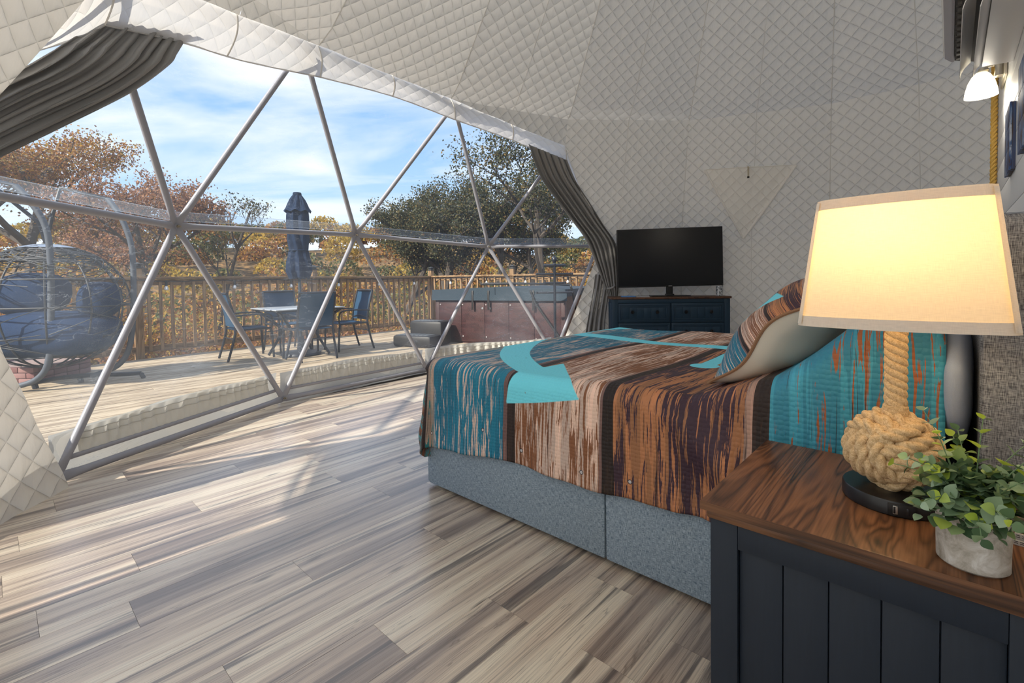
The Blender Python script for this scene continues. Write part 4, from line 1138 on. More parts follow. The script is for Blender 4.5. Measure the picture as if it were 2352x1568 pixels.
# ================================================================== CURTAINS
def curtain(name, label, rows, nple, loc, amp, seed):
    """rows: list of (left point, right point, pleat depth) from top to bottom"""
    root = thing(name, label, 'curtain', loc)
    NU, NVs = 150, 14
    Ls = bez([r[0] for r in rows], NVs); Rs = bez([r[1] for r in rows], NVs)
    amps = []
    for i in range(len(rows)-1):
        for k in range(NVs): t = k/NVs; amps.append(rows[i][2]*(1-t)+rows[i+1][2]*t)
    amps.append(rows[-1][2])
    rr = random.Random(seed); ph = [rr.uniform(0, 6.28) for _ in range(6)]
    n = len(Ls)-1; mb = MB()
    def fn(u, v):
        j = min(n, int(round(v*n))); a, b = Ls[j], Rs[j]
        jj = max(0, j-1); dn = ((Ls[min(n,j+1)]+Rs[min(n,j+1)]) - (Ls[jj]+Rs[jj])).normalized()
        ac_ = (b-a); L_ = ac_.length; ac_.normalize(); nn = ac_.cross(dn).normalized()
        cc = V((CX,CY,1.2)) - a
        if nn.dot(cc) < 0: nn = -nn
        uu = u + 0.018*sin(2*PI*u*2+ph[0]+v*2.0)
        w_ = sin(2*PI*nple*uu + ph[1] + 0.8*sin(v*3+ph[2])); w_ = w_*(0.75+0.25*abs(w_))
        w2_ = 0.45*sin(2*PI*nple*0.43*uu + ph[3] + v*1.7) + 0.25*sin(2*PI*nple*1.9*uu+ph[4])
        return a.lerp(b, u) + nn*(amps[j]*(w_+w2_)) + ac_*(amps[j]*0.5*sin(4*PI*nple*uu+ph[5])*0.5)
    mb.grid(fn, NU, n)
    o = mb.build('curtain_cloth', M_CURTAIN, root)
    sm = o.modifiers.new('thickness','SOLIDIFY'); sm.thickness = 0.004
    return root
rc = curtain('curtain', 'charcoal curtain tied back beside the television', [
    (V((-3.686,4.327,2.640)), V((-3.478,4.818,2.500)), 0.022), (V((-3.714,4.574,2.318)), V((-3.449,4.949,2.279)), 0.024), (V((-3.672,4.766,2.103)), V((-3.377,5.175,1.999)), 0.026),
    (V((-3.591,4.973,1.859)), V((-3.294,5.335,1.745)), 0.026), (V((-3.470,5.189,1.554)), V((-3.197,5.490,1.484)), 0.026), (V((-3.398,5.317,1.240)), V((-3.183,5.520,1.208)), 0.026), (V((-3.343,5.392,1.013)), V((-3.183,5.520,0.953)), 0.020), (V((-3.285,5.445,0.80)), V((-3.193,5.500,0.76)), 0.016)], 6, (-3.3,5.2,2.5), 1, 4)
rcl = curtain('curtain_x', 'x', [(V((-3.424,5.350,1.10)), V((-3.277,5.487,1.08)), 0.014), (V((-3.456,5.318,0.815)), V((-3.302,5.458,0.811)), 0.018), (V((-3.491,5.242,0.477)), V((-3.324,5.400,0.471)), 0.022), (V((-3.499,5.168,0.199)), V((-3.313,5.364,0.191)), 0.022), (V((-3.495,5.120,0.02)), V((-3.306,5.340,0.02)), 0.022)], 4, (-3.3,5.2,1.0), 1, 9)
for c_ in list(rcl.children):
    c_.parent = rc; c_.location = V(rcl.location) - V(rc.location); c_.name = 'curtain_tail'
bpy.data.objects.remove(rcl)
b = MB(); b.tube([V((-3.265,5.455,0.94)) + V((0.085*cos(t*PI/8) , -0.05*cos(t*PI/8) + 0.05*sin(t*PI/8), 0.025*sin(t*PI/8))) for t in range(16)], 0.013, 8, closed=True); b.build('tie_back', M_CURTAIN, rc)
lc = curtain('curtain', 'charcoal curtain swept up to the left corner of the window', [
    (V((-3.268,0.420,2.458)), V((-3.507,0.898,2.645)), 0.007), (V((-3.244,0.347,2.330)), V((-3.505,0.858,2.558)), 0.011), (V((-3.178,0.282,2.232)), V((-3.477,0.806,2.451)), 0.016), (V((-3.120,0.231,2.162)), V((-3.464,0.757,2.358)), 0.020), (V((-3.082,0.140,2.049)), V((-3.429,0.570,2.137)), 0.022),
    (V((-3.024,0.055,1.945)), V((-3.286,0.279,1.854)), 0.024), (V((-2.925,-0.046,1.797)), V((-3.107,0.046,1.624)), 0.020), (V((-2.827,-0.134,1.638)), V((-2.937,-0.090,1.479)), 0.016), (V((-2.773,-0.198,1.427)), V((-2.802,-0.182,1.386)), 0.008)], 8, (-3.3,0.5,2.4), 1, 12)
# ================================================================== TERRACE
DZ = -0.03
M_DECK = mat_wood('weathered_deck', 1, (0.20,0.145,0.095), (0.40,0.315,0.215), (0.58,0.48,0.35), 0.8, 0.8, False)
M_RAILX = mat_wood('cedar_rail', 1, (0.10,0.055,0.025), (0.24,0.145,0.070), (0.36,0.235,0.125), 0.8, 0.8, False)
M_RAILZ = mat_wood('cedar_post', 2, (0.10,0.055,0.025), (0.24,0.145,0.070), (0.36,0.235,0.125), 0.8, 0.8, False)
def clip_poly(poly, hull):
    n = len(hull)
    for i in range(n):
        (ax, ay), (bx_, by_) = hull[i], hull[(i+1) % n]; nx, ny = by_-ay, -(bx_-ax)
        out = []
        for k in range(len(poly)):
            p, q = poly[k], poly[(k+1) % len(poly)]
            dp = (p[0]-ax)*nx+(p[1]-ay)*ny; dq = (q[0]-ax)*nx+(q[1]-ay)*ny
            if dp <= 0: out.append(p)
            if (dp < 0) != (dq < 0): t = dp/(dp-dq); out.append((p[0]+(q[0]-p[0])*t, p[1]+(q[1]-p[1])*t))
        poly = out
        if len(poly) < 3: return []
    return poly
deck = sroot('deck', (-6.5, 3, DZ))
HULL = [(-2.6,-5.0),(-2.6,8.97),(-9.05,7.02),(-8.11,-5.0)]
k = 0; x = -9.1; rd = random.Random(21)
while x < -2.6:
    poly = clip_poly([(x+0.003,-5.0),(x+0.137,-5.0),(x+0.137,9.2),(x+0.003,9.2)], HULL)
    x += 0.14
    if len(poly) < 3: continue
    cut = rd.uniform(1.0, 5.0)
    for (ya, yb) in ((-6, cut-0.002), (cut+0.002, 10)):
        p2 = clip_poly(poly, [(-20,ya),(20,ya),(20,yb),(-20,yb)])
        if len(p2) < 3: continue
        mx = sum(p[0] for p in p2)/len(p2); my = sum(p[1] for p in p2)/len(p2)
        b = MB(); b.prism([V((p[0]-mx,p[1]-my,-0.03)) for p in p2], (0,0,0), (0,0,0.03))
        o = b.local('deck_board', M_DECK, deck, False); o.location = (mx+6.5, my-3, rd.uniform(-0.002,0.001))
# ---- railing
rail = thing('deck_railing', 'wooden deck railing with square balusters, posts and black post caps', 'railing', (-9.12,7.1,DZ))
M_CAP = simple('black_cap', (0.03,0.032,0.036), 0.5, 0, 0.1)
def rbox(mb, p, d, L, w_, z0, z1, off=0.0, bev=0.0):
    d = V((d[0],d[1],0)).normalized(); n = V((-d.y,d.x,0)); M4 = Matrix((d,n,V((0,0,1)))).transposed().to_4x4(); M4.translation = V((p[0],p[1],0))
    mb.box((0,off-w_/2,z0),(L,off+w_/2,z1), M4, bev)
COR = V((-9.12,7.1,0))
dl = V((0.0777,-1,0)).normalized(); drr = V((0.958,0.287,0)).normalized()
secs = [(dl, [0.0, 2.97, 5.68, 8.5, 11.3]), (drr, [0.0, 2.15, 4.05, 6.2, 8.2])]
for si, (d, ps) in enumerate(secs):
    for t in ps[(1 if si else 0):]:
        p = COR + d*t
        b = MB(); rbox(b, p - d*0.05, d, 0.10, 0.10, -0.45, 1.285, 0, 0.004); po_ = b.build('post', M_RAILZ, rail)
        mb = MB(); M4 = Matrix((d, V((-d.y,d.x,0)), V((0,0,1)))).transposed().to_4x4(); M4.translation = p
        mb.box((-0.058,-0.058,1.285),(0.058,0.058,1.302), M4, 0.002); mb.box((-0.042,-0.042,1.302),(0.042,0.042,1.34), M4, 0.002); mb.box((-0.066,-0.066,1.34),(0.066,0.066,1.352), M4, 0.003)
        mb.lathe([(0.055,0),(0.03,0.016),(0.0,0.022)], (0,0,1.352), 4, M4 @ Matrix.Rotation(PI/4,4,'Z')); mb.build('post_cap', M_CAP, rail)
    for ta, tb in zip(ps, ps[1:]):
        p = COR + d*(ta+0.05); L = tb-ta-0.10
        b = MB(); rbox(b, p, d, L, 0.035, 1.035, 1.122, 0); b.build('upper_rail', M_RAILX, rail, False)
        b = MB(); rbox(b, p, d, L, 0.035, 0.055, 0.145, 0); b.build('lower_rail', M_RAILX, rail, False)
        b = MB(); rbox(b, COR + d*ta, d, tb-ta, 0.14, 1.125, 1.162, 0, 0.004); b.build('cap_rail', M_RAILX, rail)
        n = int(L/0.142)
        for k in range(n):
            b = MB(); rbox(b, p + d*((k+0.5)*L/n - 0.018), d, 0.036, 0.036, 0.075, 1.10, 0.036 if si == 0 else -0.036); b.build('baluster', M_RAILZ, rail, False)
# ---- string lights under the top rail
sl = thing('string_lights', 'black string lights with clear bulbs draped along the railing', 'string lights', (-9.0,7.0,1.1))
mt, g_ = new_mat('clear_bulb'); fin(g_, pbsdf(g_, (0.7,0.72,0.74), 0.1, 0, None, 0.6))
for si, (d, tmax) in enumerate(((dl, 9.5), (drr, 7.5))):
    nn = V((-d.y,d.x,0)); nn = nn if nn.dot(V((CX,CY,0))-COR) > 0 else -nn
    pts = []
    for k in range(160):
        t = 0.15 + (tmax-0.3)*k/159; pts.append(COR + d*t + nn*0.082 + V((0,0,1.115 - 0.028*abs(sin(t*PI/0.95)))))
    b = MB(); b.tube(pts, 0.006, 5); b.build('wire', M_BLACKM, sl)
    for k in range(int(tmax/0.95)):
        p = COR + d*(0.60+0.95*k) + nn*0.084 + V((0,0,1.085))
        b = MB(); b.lathe([(0.0,0.02),(0.017,0.018),(0.017,-0.06),(0.0,-0.062)], p, 8); so = b.build('socket', M_BLACKM, sl)
        b = MB(); b.lathe([(0.012,-0.06),(0.028,-0.095),(0.024,-0.12),(0.0,-0.132)], p, 8); b.build('bulb', mt, so)

# ---- patio table, four sling chairs, closed parasol
M_NAVYMET = simple('dark_metal', (0.018,0.022,0.032), 0.4, 0.3, 0.1)
M_SLING = mat_fabric('blue_sling', (0.028,0.080,0.155), 0.22, 0.7, 300, 0.2, 0.15)
TX, TY = -7.12, 3.07
tb = thing('patio_table', 'square grey patio table with dark curved legs around the parasol pole', 'table', (TX,TY,DZ))
b = MB(); b.box((TX-0.47,TY-0.50,0.665),(TX+0.47,TY+0.50,0.682), bev=0.006); b.build('tabletop', simple('grey_tabletop',(0.36,0.39,0.42),0.25), tb)
b = MB(); b.tube([(TX-0.44,TY-0.47,0.655),(TX+0.44,TY-0.47,0.655),(TX+0.44,TY+0.47,0.655),(TX-0.44,TY+0.47,0.655)], 0.013, 8, closed=True); b.build('apron', M_NAVYMET, tb)
for (sx, sy) in ((-1,-1),(1,-1),(1,1),(-1,1)):
    b = MB(); b.tube(bez([(TX+sx*0.42,TY+sy*0.44,0.65),(TX+sx*0.20,TY+sy*0.22,0.42),(TX+sx*0.17,TY+sy*0.19,0.30),(TX+sx*0.30,TY+sy*0.32,DZ+0.012)],6), 0.020, 8); b.build('leg', M_NAVYMET, tb)
def make_chair(label):
    """origin under the seat centre, faces +y"""
    c = thing('patio_chair', label, 'chair', (0,0,0), 0.0, None)
    W_ = 0.25
    for s_ in (-1, 1):
        b = MB(); b.tube(bez([(s_*W_,0.25,0.0),(s_*W_,0.235,0.30),(s_*W_,0.22,0.43)],6), 0.016, 8); b.local('leg', M_NAVYMET, c)
        b = MB(); b.tube(bez([(s_*W_,-0.34,0.0),(s_*W_,-0.27,0.25),(s_*W_,-0.235,0.43)],6), 0.016, 8); b.local('leg', M_NAVYMET, c)
        b = MB(); b.tube(bez([(s_*W_,-0.235,0.43),(s_*W_,-0.25,0.62),(s_*W_,-0.33,0.935)],6), 0.016, 8); b.local('back_post', M_NAVYMET, c)
        b = MB(); b.tube(bez([(s_*(W_+0.012),-0.27,0.625),(s_*(W_+0.03),0.0,0.64),(s_*(W_+0.03),0.17,0.63),(s_*(W_+0.02),0.235,0.58),(s_*W_,0.232,0.44)],6), 0.012, 8); b.local('armrest', M_NAVYMET, c)
        b = MB(); b.tube([(s_*W_,-0.235,0.43),(s_*W_,0.22,0.43)], 0.016, 8); b.local('seat_rail', M_NAVYMET, c)
    b = MB(); b.grid(lambda u, v: V(((u-0.5)*0.49, -0.235+0.47*v, 0.432 - 0.020*sin(PI*u)*sin(PI*v))), 8, 8); b.grid(lambda u, v: V(((u-0.5)*0.49, -0.235+0.47*v, 0.424 - 0.020*sin(PI*u)*sin(PI*v))), 8, 8, flip=True); b.local('seat', M_SLING, c)
    for o_ in (0.0, -0.006):
        pass
    b = MB()
    for o_, fl in ((0.0, False), (-0.008, True)): b.grid(lambda u, v: V(((u-0.5)*0.49, interp(v, [(0,-0.236),(0.35,-0.252),(1,-0.328)]) - 0.018*sin(PI*u) + o_, 0.47+0.455*v)), 8, 8, flip=fl)
    b.local('backrest', M_SLING, c)
    b = MB(); b.tube([(-W_,-0.331,0.935),(W_,-0.331,0.935)], 0.016, 8); b.tube(bez([(-W_,-0.24,0.50),(0,-0.235,0.535),(W_,-0.24,0.50)],6), 0.009, 8); b.tube([(-W_,-0.26,0.30),(W_,-0.26,0.30)], 0.009, 8); b.local('crossbar', M_NAVYMET, c)
    return c
def set_ch(c, x, y, a): c.location = (x, y, DZ); c.rotation_euler = (0,0,a)
ch = make_chair('blue sling patio chair with its back to the dome, nearest of the four')
set_ch(ch, -6.72, 3.03, PI/2)
for (x, y, a, lab) in ((-7.50,2.52,rad(-4),'blue sling patio chair seen side on at the left end of the patio table'),
                       (-7.78,3.20,-PI/2+0.05,'blue sling patio chair on the far side of the table by the railing'),
                       (-7.12,3.83,PI-0.05,'blue sling patio chair at the right end of the patio table')):
    c = copy_tree(ch); c['label'] = lab; set_ch(c, x, y, a)
um = thing('parasol', 'closed navy parasol standing through the patio table', 'parasol', (TX,3.10,DZ))
UX, UY = TX, 3.10
M_NAVYF = mat_fabric('navy_canvas', (0.012,0.028,0.068), 0.15, 0.8, 200, 0.3, 0.2)
b = MB(); b.lathe([(0,0),(0.27,0.0),(0.28,0.02),(0.27,0.045),(0.06,0.075),(0.04,0.28),(0,0.28)], (UX,UY,DZ), 32); b.build('base', M_NAVYMET, um)
b = MB(); b.tube([(UX,UY,0.2),(UX,UY,2.32)], 0.020, 12); b.build('pole', simple('blue_grey_pole',(0.05,0.075,0.10),0.4,0.4), um)
def drape(prof, nf, am, nm, seed):
    mb = MB(); n = 48
    def fn(u, v):
        z = prof[0][1] + (prof[-1][1]-prof[0][1])*v
        r = interp(z, [(q, p) for p, q in prof]); a = 2*PI*u
        r *= 1 + am*sin(nf*a + 2.0*sin(z*4+seed)) * min(1.0, 0.25+v if seed else 1)
        return V((UX + r*cos(a), UY + r*sin(a), z + 0.015*sin(nf*a)*(1-v)))
    mb.grid(fn, n, 24); return mb.build(nm, M_NAVYF, um)
drape([(0.125,1.11),(0.165,1.22),(0.150,1.36),(0.118,1.52),(0.140,1.68),(0.150,1.90),(0.145,2.06),(0.115,2.20),(0.07,2.31),(0.045,2.335)], 8, 0.14, 'canopy', 0)
drape([(0.185,2.09),(0.150,2.14),(0.095,2.27),(0.055,2.335)], 8, 0.16, 'vent', 1)
b = MB(); b.lathe([(0.0,2.33),(0.055,2.33),(0.062,2.345),(0.055,2.372),(0.0,2.38)], (UX,UY,0), 16); b.build('top_cap', M_NAVYF, um)
b = MB(); b.tube([V((UX+0.125*cos(2*PI*i/20), UY+0.125*sin(2*PI*i/20), 1.52)) for i in range(20)], 0.012, 6, closed=True); b.build('tie_strap', M_NAVYF, um)

# ---- hot tub
HT = (-6.67, 5.28, DZ); HA = math.atan2(0.31, 0.95)
tub = thing('hot_tub', 'maroon panelled hot tub under a dark grey folding cover', 'hot tub', HT, HA)
HL, HD = 2.38, 2.05
M_MAR = mat_wood('maroon_panel', 0, (0.022,0.008,0.009), (0.042,0.014,0.015), (0.062,0.023,0.022), 1.2, 0.5, False)
M_COV = mat_fabric('slate_vinyl_cover', (0.035,0.055,0.075), 0, 0.55, 60, 0.25, 0.15)
b = MB(); b.box((0.02,0.02,0.0),(HL-0.02,HD-0.02,0.80)); b.local('shell', M_MAR, tub, False)
np_ = 5
for k in range(np_):
    xa = 0.07+(HL-0.14)*k/np_; xb = 0.07+(HL-0.14)*(k+1)/np_
    b = MB(); b.box((xa+0.002,0.0,0.03),(xb-0.002,0.03,0.80), bev=0.005); b.local('side_panel', M_MAR, tub)
    b = MB(); b.box((-0.0,0.07+(HD-0.14)*k/np_+0.002,0.03),(0.03,0.07+(HD-0.14)*(k+1)/np_-0.002,0.80), bev=0.005); b.local('side_panel', M_MAR, tub)
    for z in (0.12, 0.66):
        b = MB(); b.lathe([(0.0,0.006),(0.010,0.004),(0.012,0.0)], n=10, M=Matrix.Translation((xa+0.03,-0.001,z)) @ Matrix.Rotation(PI/2,4,'X')); b.local('screw', simple('screw_grey',(0.5,0.5,0.5),0.4,0.5), tub)
for (xx, yy) in ((0.0,0.0),(HL-0.07,0.0),(0.0,HD-0.07),(HL-0.07,HD-0.07)):
    b = MB(); b.box((xx-0.004,yy-0.004,0.0),(xx+0.074,yy+0.074,0.80), bev=0.012); b.local('corner_post', simple('dark_corner',(0.05,0.022,0.022),0.5), tub)
mb = MB()
def cov(x0, x1, h0, h1):
    v = [(x0,-0.04,0.80),(x1,-0.04,0.80),(x1,HD+0.04,0.80),(x0,HD+0.04,0.80),(x0,-0.04,h0),(x1,-0.04,h1),(x1,HD+0.04,h1),(x0,HD+0.04,h0)]
    mb = MB(); mb.add(v, [(0,3,2,1),(4,5,6,7),(0,1,5,4),(1,2,6,5),(2,3,7,6),(3,0,4,7)]); return mb
cov(-0.04, HL/2-0.004, 0.915, 0.955).local('cover_half', M_COV, tub, False)
cov(HL/2+0.004, HL+0.04, 0.955, 0.915).local('cover_half', M_COV, tub, False)
b = MB(); b.box((-0.045,-0.048,0.735),(HL+0.045,-0.040,0.83)); b.box((-0.048,-0.045,0.735),(-0.040,HD+0.04,0.83)); b.local('cover_skirt', M_COV, tub, False)
for xx in (0.75, 1.05, 1.85):
    b = MB(); b.box((xx,-0.055,0.58),(xx+0.035,-0.046,0.90), bev=0.002); b.local('strap', M_BLACKM, tub)
b = MB(); b.tube(bez([(0.30,HD*0.55,0.99),(1.2,HD*0.45,1.0),(HL-0.10,0.25,0.985),(HL+0.075,0.10,0.93),(HL+0.085,0.30,0.60),(HL+0.085,0.75,0.40)],8), 0.019, 8); b.tube([(0.15,HD*0.75,1.005),(1.15,HD*0.62,1.005)], 0.016, 8); b.local('cover_lifter', M_BLACKM, tub)
b = MB(); b.tube([(HL-0.55,-0.07,0.90),(HL-0.47,-0.075,0.70),(HL-0.02,-0.08,0.10)], 0.018, 8); b.local('lifter_arm', M_BLACKM, tub)
for kx in (0.93, 1.07):
    b = MB(); b.lathe([(0,0.008),(0.016,0.006),(0.02,0.0)], n=12, M=Matrix.Translation((kx,-0.002,0.60)) @ Matrix.Rotation(PI/2,4,'X')); b.local('drain_cap', simple('cap_grey',(0.35,0.37,0.4),0.3,0.4), tub)
stp = thing('spa_steps', 'black two-tier plastic spa steps at the left end of the hot tub', 'steps', (-6.62,4.99,DZ), HA)
def rsolid(x0,x1,y0,y1,z0,z1,nm):
    b = MB(); b.box((x0,y0,z0),(x1,y1,z1), bev=0.045); o = b.local(nm, M_BLACKM, stp)
    for k in range(7):
        t = MB(); x = x0+0.06+(x1-x0-0.14)*k/7; t.box((x,y0+0.05,z1-0.003),(x+(x1-x0)*0.09,y1-0.05,z1+0.004), bev=0.002); t.local('tread_rib', simple('tread_grey',(0.10,0.115,0.13),0.45), o)
rsolid(-0.32,0.42,-0.46,-0.10,0.0,0.19,'lower_step'); rsolid(-0.22,0.42,-0.13,0.20,0.0,0.40,'upper_step')
# ---- towel tree
TS = V((-4.27, 5.58, DZ))
ts = thing('towel_stand', 'dark metal towel stand with a finial and crossed bars in front of the hot tub', 'stand', TS)
b = MB(); b.lathe([(0,0),(0.20,0.0),(0.20,0.02),(0.05,0.04),(0,0.04)], TS, 24); b.build('base', M_NAVYMET, ts)
b = MB(); b.tube([TS+V((0,0,0.03)), TS+V((0,0,1.29))], 0.020, 12); b.build('pole', M_NAVYMET, ts)
b = MB(); b.lathe([(0.028,0.0),(0.018,0.02),(0.038,0.055),(0.040,0.075),(0.022,0.11),(0.012,0.12),(0.012,0.135),(0,0.14)], TS+V((0,0,1.29)), 16); b.build('finial', M_NAVYMET, ts)
for z, L, a in ((1.275,0.30,42),(1.15,0.52,50),(1.02,0.30,44),(0.88,0.52,38)):
    d = V((cos(rad(a)), sin(rad(a)), 0))*(L/2)
    b = MB(); b.tube([TS+V((0,0,z))-d, TS+V((0,0,z))+d], 0.022 if z > 1.2 else 0.015, 8); b.lathe([(0,-0.02),(0.02,-0.012),(0.02,0.012),(0,0.02)], TS+V((0,0,z))-d, 10); b.lathe([(0,-0.02),(0.02,-0.012),(0.02,0.012),(0,0.02)], TS+V((0,0,z))+d, 10); b.build('bar', M_NAVYMET, ts)

# ---- hanging egg swing with cushions
IR = V((0.737,0.676,0)); IF = V((-0.676,0.737,0))
SWC = V((-7.20,0.42,0.83))
sw = thing('swing_seat', 'round woven hanging swing seat on curved dark posts', 'swing', (-7.20,0.42,DZ))
M_WICK = simple('dark_wicker', (0.020,0.024,0.032), 0.6, 0, 0.3, 60)
A_, B_, C_ = 0.80, 0.52, 0.66
def ell(th, ph, s_=1.0):   # th around vertical axis (0 = image right), ph elevation
    return SWC + IR*(A_*s_*cos(ph)*cos(th)) + IF*(B_*s_*cos(ph)*sin(th)) + V((0,0,C_*s_*sin(ph)))
rw = random.Random(8)
ribs = MB()
for k in range(12):
    th = 2*PI*k/12; ribs.tube([ell(th, -1.45+2.8*i/20) for i in range(21)], 0.009, 6)
for ph in (-0.9,-0.5,0.0,0.45,0.85,1.15): ribs.tube([ell(2*PI*i/36, ph) for i in range(36)], 0.009, 6, closed=True)
ribs.build('basket_ribs', M_WICK, sw)
wv = MB()
for k in range(110):
    th0 = rw.uniform(0, 2*PI); ph0 = rw.uniform(-1.2, 1.0) if k % 2 else rw.uniform(0.75, 1.2); sl_ = rw.uniform(-0.5,0.5); ln = rw.uniform(0.7,1.9)
    wv.tube([ell(th0+ln*i/10, max(-1.4,min(1.35, ph0+sl_*ln*(i/10-0.5))), 1.015) for i in range(11)], 0.0045, 5)
o = wv.build('wicker_strands', M_WICK, sw); o['kind'] = 'stuff'
mb = MB(); mb.grid(lambda u, v: ell(2*PI*u, 1.20+0.33*v, 1.02), 24, 3); mb.build('top_plate', simple('slate_canopy',(0.20,0.25,0.34),0.6), sw)
def im(px, py, dep):    # terrace point on the frame posts, metric offsets from the seat centre
    return V((0,0,1.05)) + (V((0.73707,0.67567,-0.01403))*((px-1176)/1098.19) - V((-0.00939,0.031,0.99948))*((py-673.43)/1098.19) + V((-0.67575,0.73655,-0.0292)))*dep
ARC1 = [(-6.93,0.20,2.06),(-6.86,0.29,1.92),(-6.79,0.39,1.68),(-6.77,0.42,1.38),(-6.77,0.41,0.80),(-6.79,0.38,0.30),(-6.86,0.29,0.10),(-7.02,0.11,0.02)]
ARC2 = [(-7.00,0.92,2.02),(-6.92,1.00,1.86),(-6.86,1.07,1.62),(-6.84,1.10,1.36),(-6.84,1.09,0.80),(-6.87,1.05,0.36),(-6.95,0.95,0.14),(-7.10,0.74,0.03)]
for q in (ARC1, ARC2):
    b = MB(); b.tube(bez([V(p) for p in q],6), 0.029, 10); b.build('curved_post', simple('weathered_post',(0.07,0.085,0.11),0.6,0.1,0.3,40,0.3), sw)
b = MB(); b.tube([V(ARC1[0]), V((-7.25,-0.02,2.16)), SWC+V((-0.02,-0.05,0.9)), SWC+V((0,0,C_+0.02))], 0.02, 8); b.tube([V(ARC2[0]), V((-7.2,0.55,2.12)), SWC+V((0,0.05,0.95)), SWC+V((0,0,C_))], 0.02, 8); b.build('hanger', M_NAVYMET, sw)
b = MB(); b.tube(bez([V((-7.22,-0.20,0.02)), V((-7.02,0.11,0.03)), V((-7.10,0.45,0.05)), V((-7.12,0.74,0.04)), V((-6.99,0.95,0.03)), V((-6.87,1.14,0.03))],6), 0.024, 8); b.tube([V((-6.87,1.14,0.03)), V((-6.855,1.165,DZ))], 0.024, 8); b.tube([V((-7.10,0.28,0.02)), V((-7.09,0.29,DZ))], 0.026, 8); b.tube([V((-7.12,0.64,0.02)), V((-7.11,0.65,DZ))], 0.026, 8); b.tube([V((-7.02,0.11,0.02)), V((-6.75,-0.25,DZ+0.02))], 0.024, 8); b.build('base_frame', M_NAVYMET, sw)
M_CUSH = mat_fabric('navy_cushion', (0.010,0.030,0.082), 0.0, 0.9, 90, 0.4, 0.25)
def blob(c, ax, ay, az, n=20, e=2.6, seed=0):
    mb = MB(); r_ = random.Random(seed); ph = [r_.uniform(0,6) for _ in range(4)]
    def fn(u, v):
        th = 2*PI*u; p = -PI/2 + PI*v
        f = lambda q: math.copysign(abs(q)**(2/e), q)
        x, y, z = f(cos(p))*f(cos(th)), f(cos(p))*f(sin(th)), f(sin(p))
        k = 1 + 0.06*sin(3*th+ph[0])*cos(p)*sin(2*p+ph[1])
        return V(c) + IR*(ax*x*k) + IF*(ay*y*k) + V((0,0,az*z*k))
    mb.grid(fn, n, n//2); return mb
for nm, lab, c, a in (('seat_cushion','thick navy seat cushion filling the bottom of the swing',SWC+V((0,0,-0.30)),(0.70,0.42,0.25)),
                      ('back_cushion','navy back cushion in the left half of the swing seat',SWC-IR*0.30+IF*0.12+V((0,0,0.13)),(0.38,0.20,0.24)),
                      ('back_cushion','navy back cushion propped at the right edge of the swing seat',SWC+IR*0.50+IF*0.06+V((0,0,0.06)),(0.19,0.17,0.20))):
    r = thing(nm, lab, 'cushion', c); blob(c, *a, seed=len(lab)).build('cushion_cover', M_CUSH, r)
# ---- low brick fire pit under the swing
FP = V((-7.74, 0.00, DZ)); FA = math.atan2(0.676,0.737)
fp = thing('fire_pit', 'low pinkish brick fire pit on the deck behind the swing posts', 'fire pit', FP, FA)
b = MB(); b.box((-0.42,0.02,0.0),(0.42,0.70,0.175)); b.local('core', simple('mortar',(0.30,0.22,0.20),0.9), fp, False)
BM = [simple('brick_pink',(0.27,0.15,0.145),0.85,0,0.2,8), simple('brick_red',(0.19,0.085,0.085),0.85,0,0.2,8)]
for r_ in range(3):
    for k in range(5):
        x = -0.44+0.176*k + (0.088 if r_ % 2 else 0)
        x1 = min(x+0.168, 0.44)
        if x1 - x < 0.03: continue
        b = MB(); b.box((x,-0.005,0.004+0.062*r_),(x1,0.06,0.060+0.062*r_), bev=0.004); b.local('brick', BM[(k+r_) % 2], fp)
    for sx in (-1, 1):
        for k in range(4):
            b = MB(); y = 0.065+0.16*k; b.box((min(sx*0.39,sx*0.445),y,0.004+0.062*r_),(max(sx*0.39,sx*0.445),y+0.152,0.060+0.062*r_), bev=0.004); b.local('brick', BM[(k+r_+1) % 2], fp)
# ================================================================== LANDSCAPE
def terr(x, y):
    d = math.hypot(x+4, y-3)
    ang = math.atan2(y-3, x+4)
    z = -1.6 - 4.5*min(1, max(0, (d-5)/22)) - 3.0*min(1, max(0, (d-20)/30))
    t = min(1, max(0, (d-48)/95)); t = t*t*(3-2*t)
    z += t*(18.5 + 2.2*sin(ang*5+1) + 1.3*sin(ang*11))
    return z + 0.3*sin(x*0.21)*sin(y*0.17)
g_ = MB(); NR, NA = 46, 96
for i in range(NR+1):
    rr_ = 5.2*(260/5.2)**(i/NR)
    for j in range(NA+1):
        a = rad(70) + rad(230)*j/NA; x = -4+rr_*cos(a); y = 3+rr_*sin(a); g_.v.append((x, y, terr(x, y)))
for i in range(NR):
    for j in range(NA): q = i*(NA+1)+j; g_.f.append((q, q+1, q+NA+2, q+NA+1))
mt, gg = new_mat('leaf_litter'); n_ = gg.noise(gg.pos(), 0.9, 6, 0.7)
fin(gg, pbsdf(gg, gg.ramp(n_, [(0.35,(0.05,0.045,0.025)),(0.5,(0.16,0.10,0.045)),(0.62,(0.30,0.17,0.06))]), 0.95))
struct(g_.build('ground', mt))
M_BARK = simple('grey_bark', (0.085,0.070,0.058), 0.9, 0, 0.35, 5)
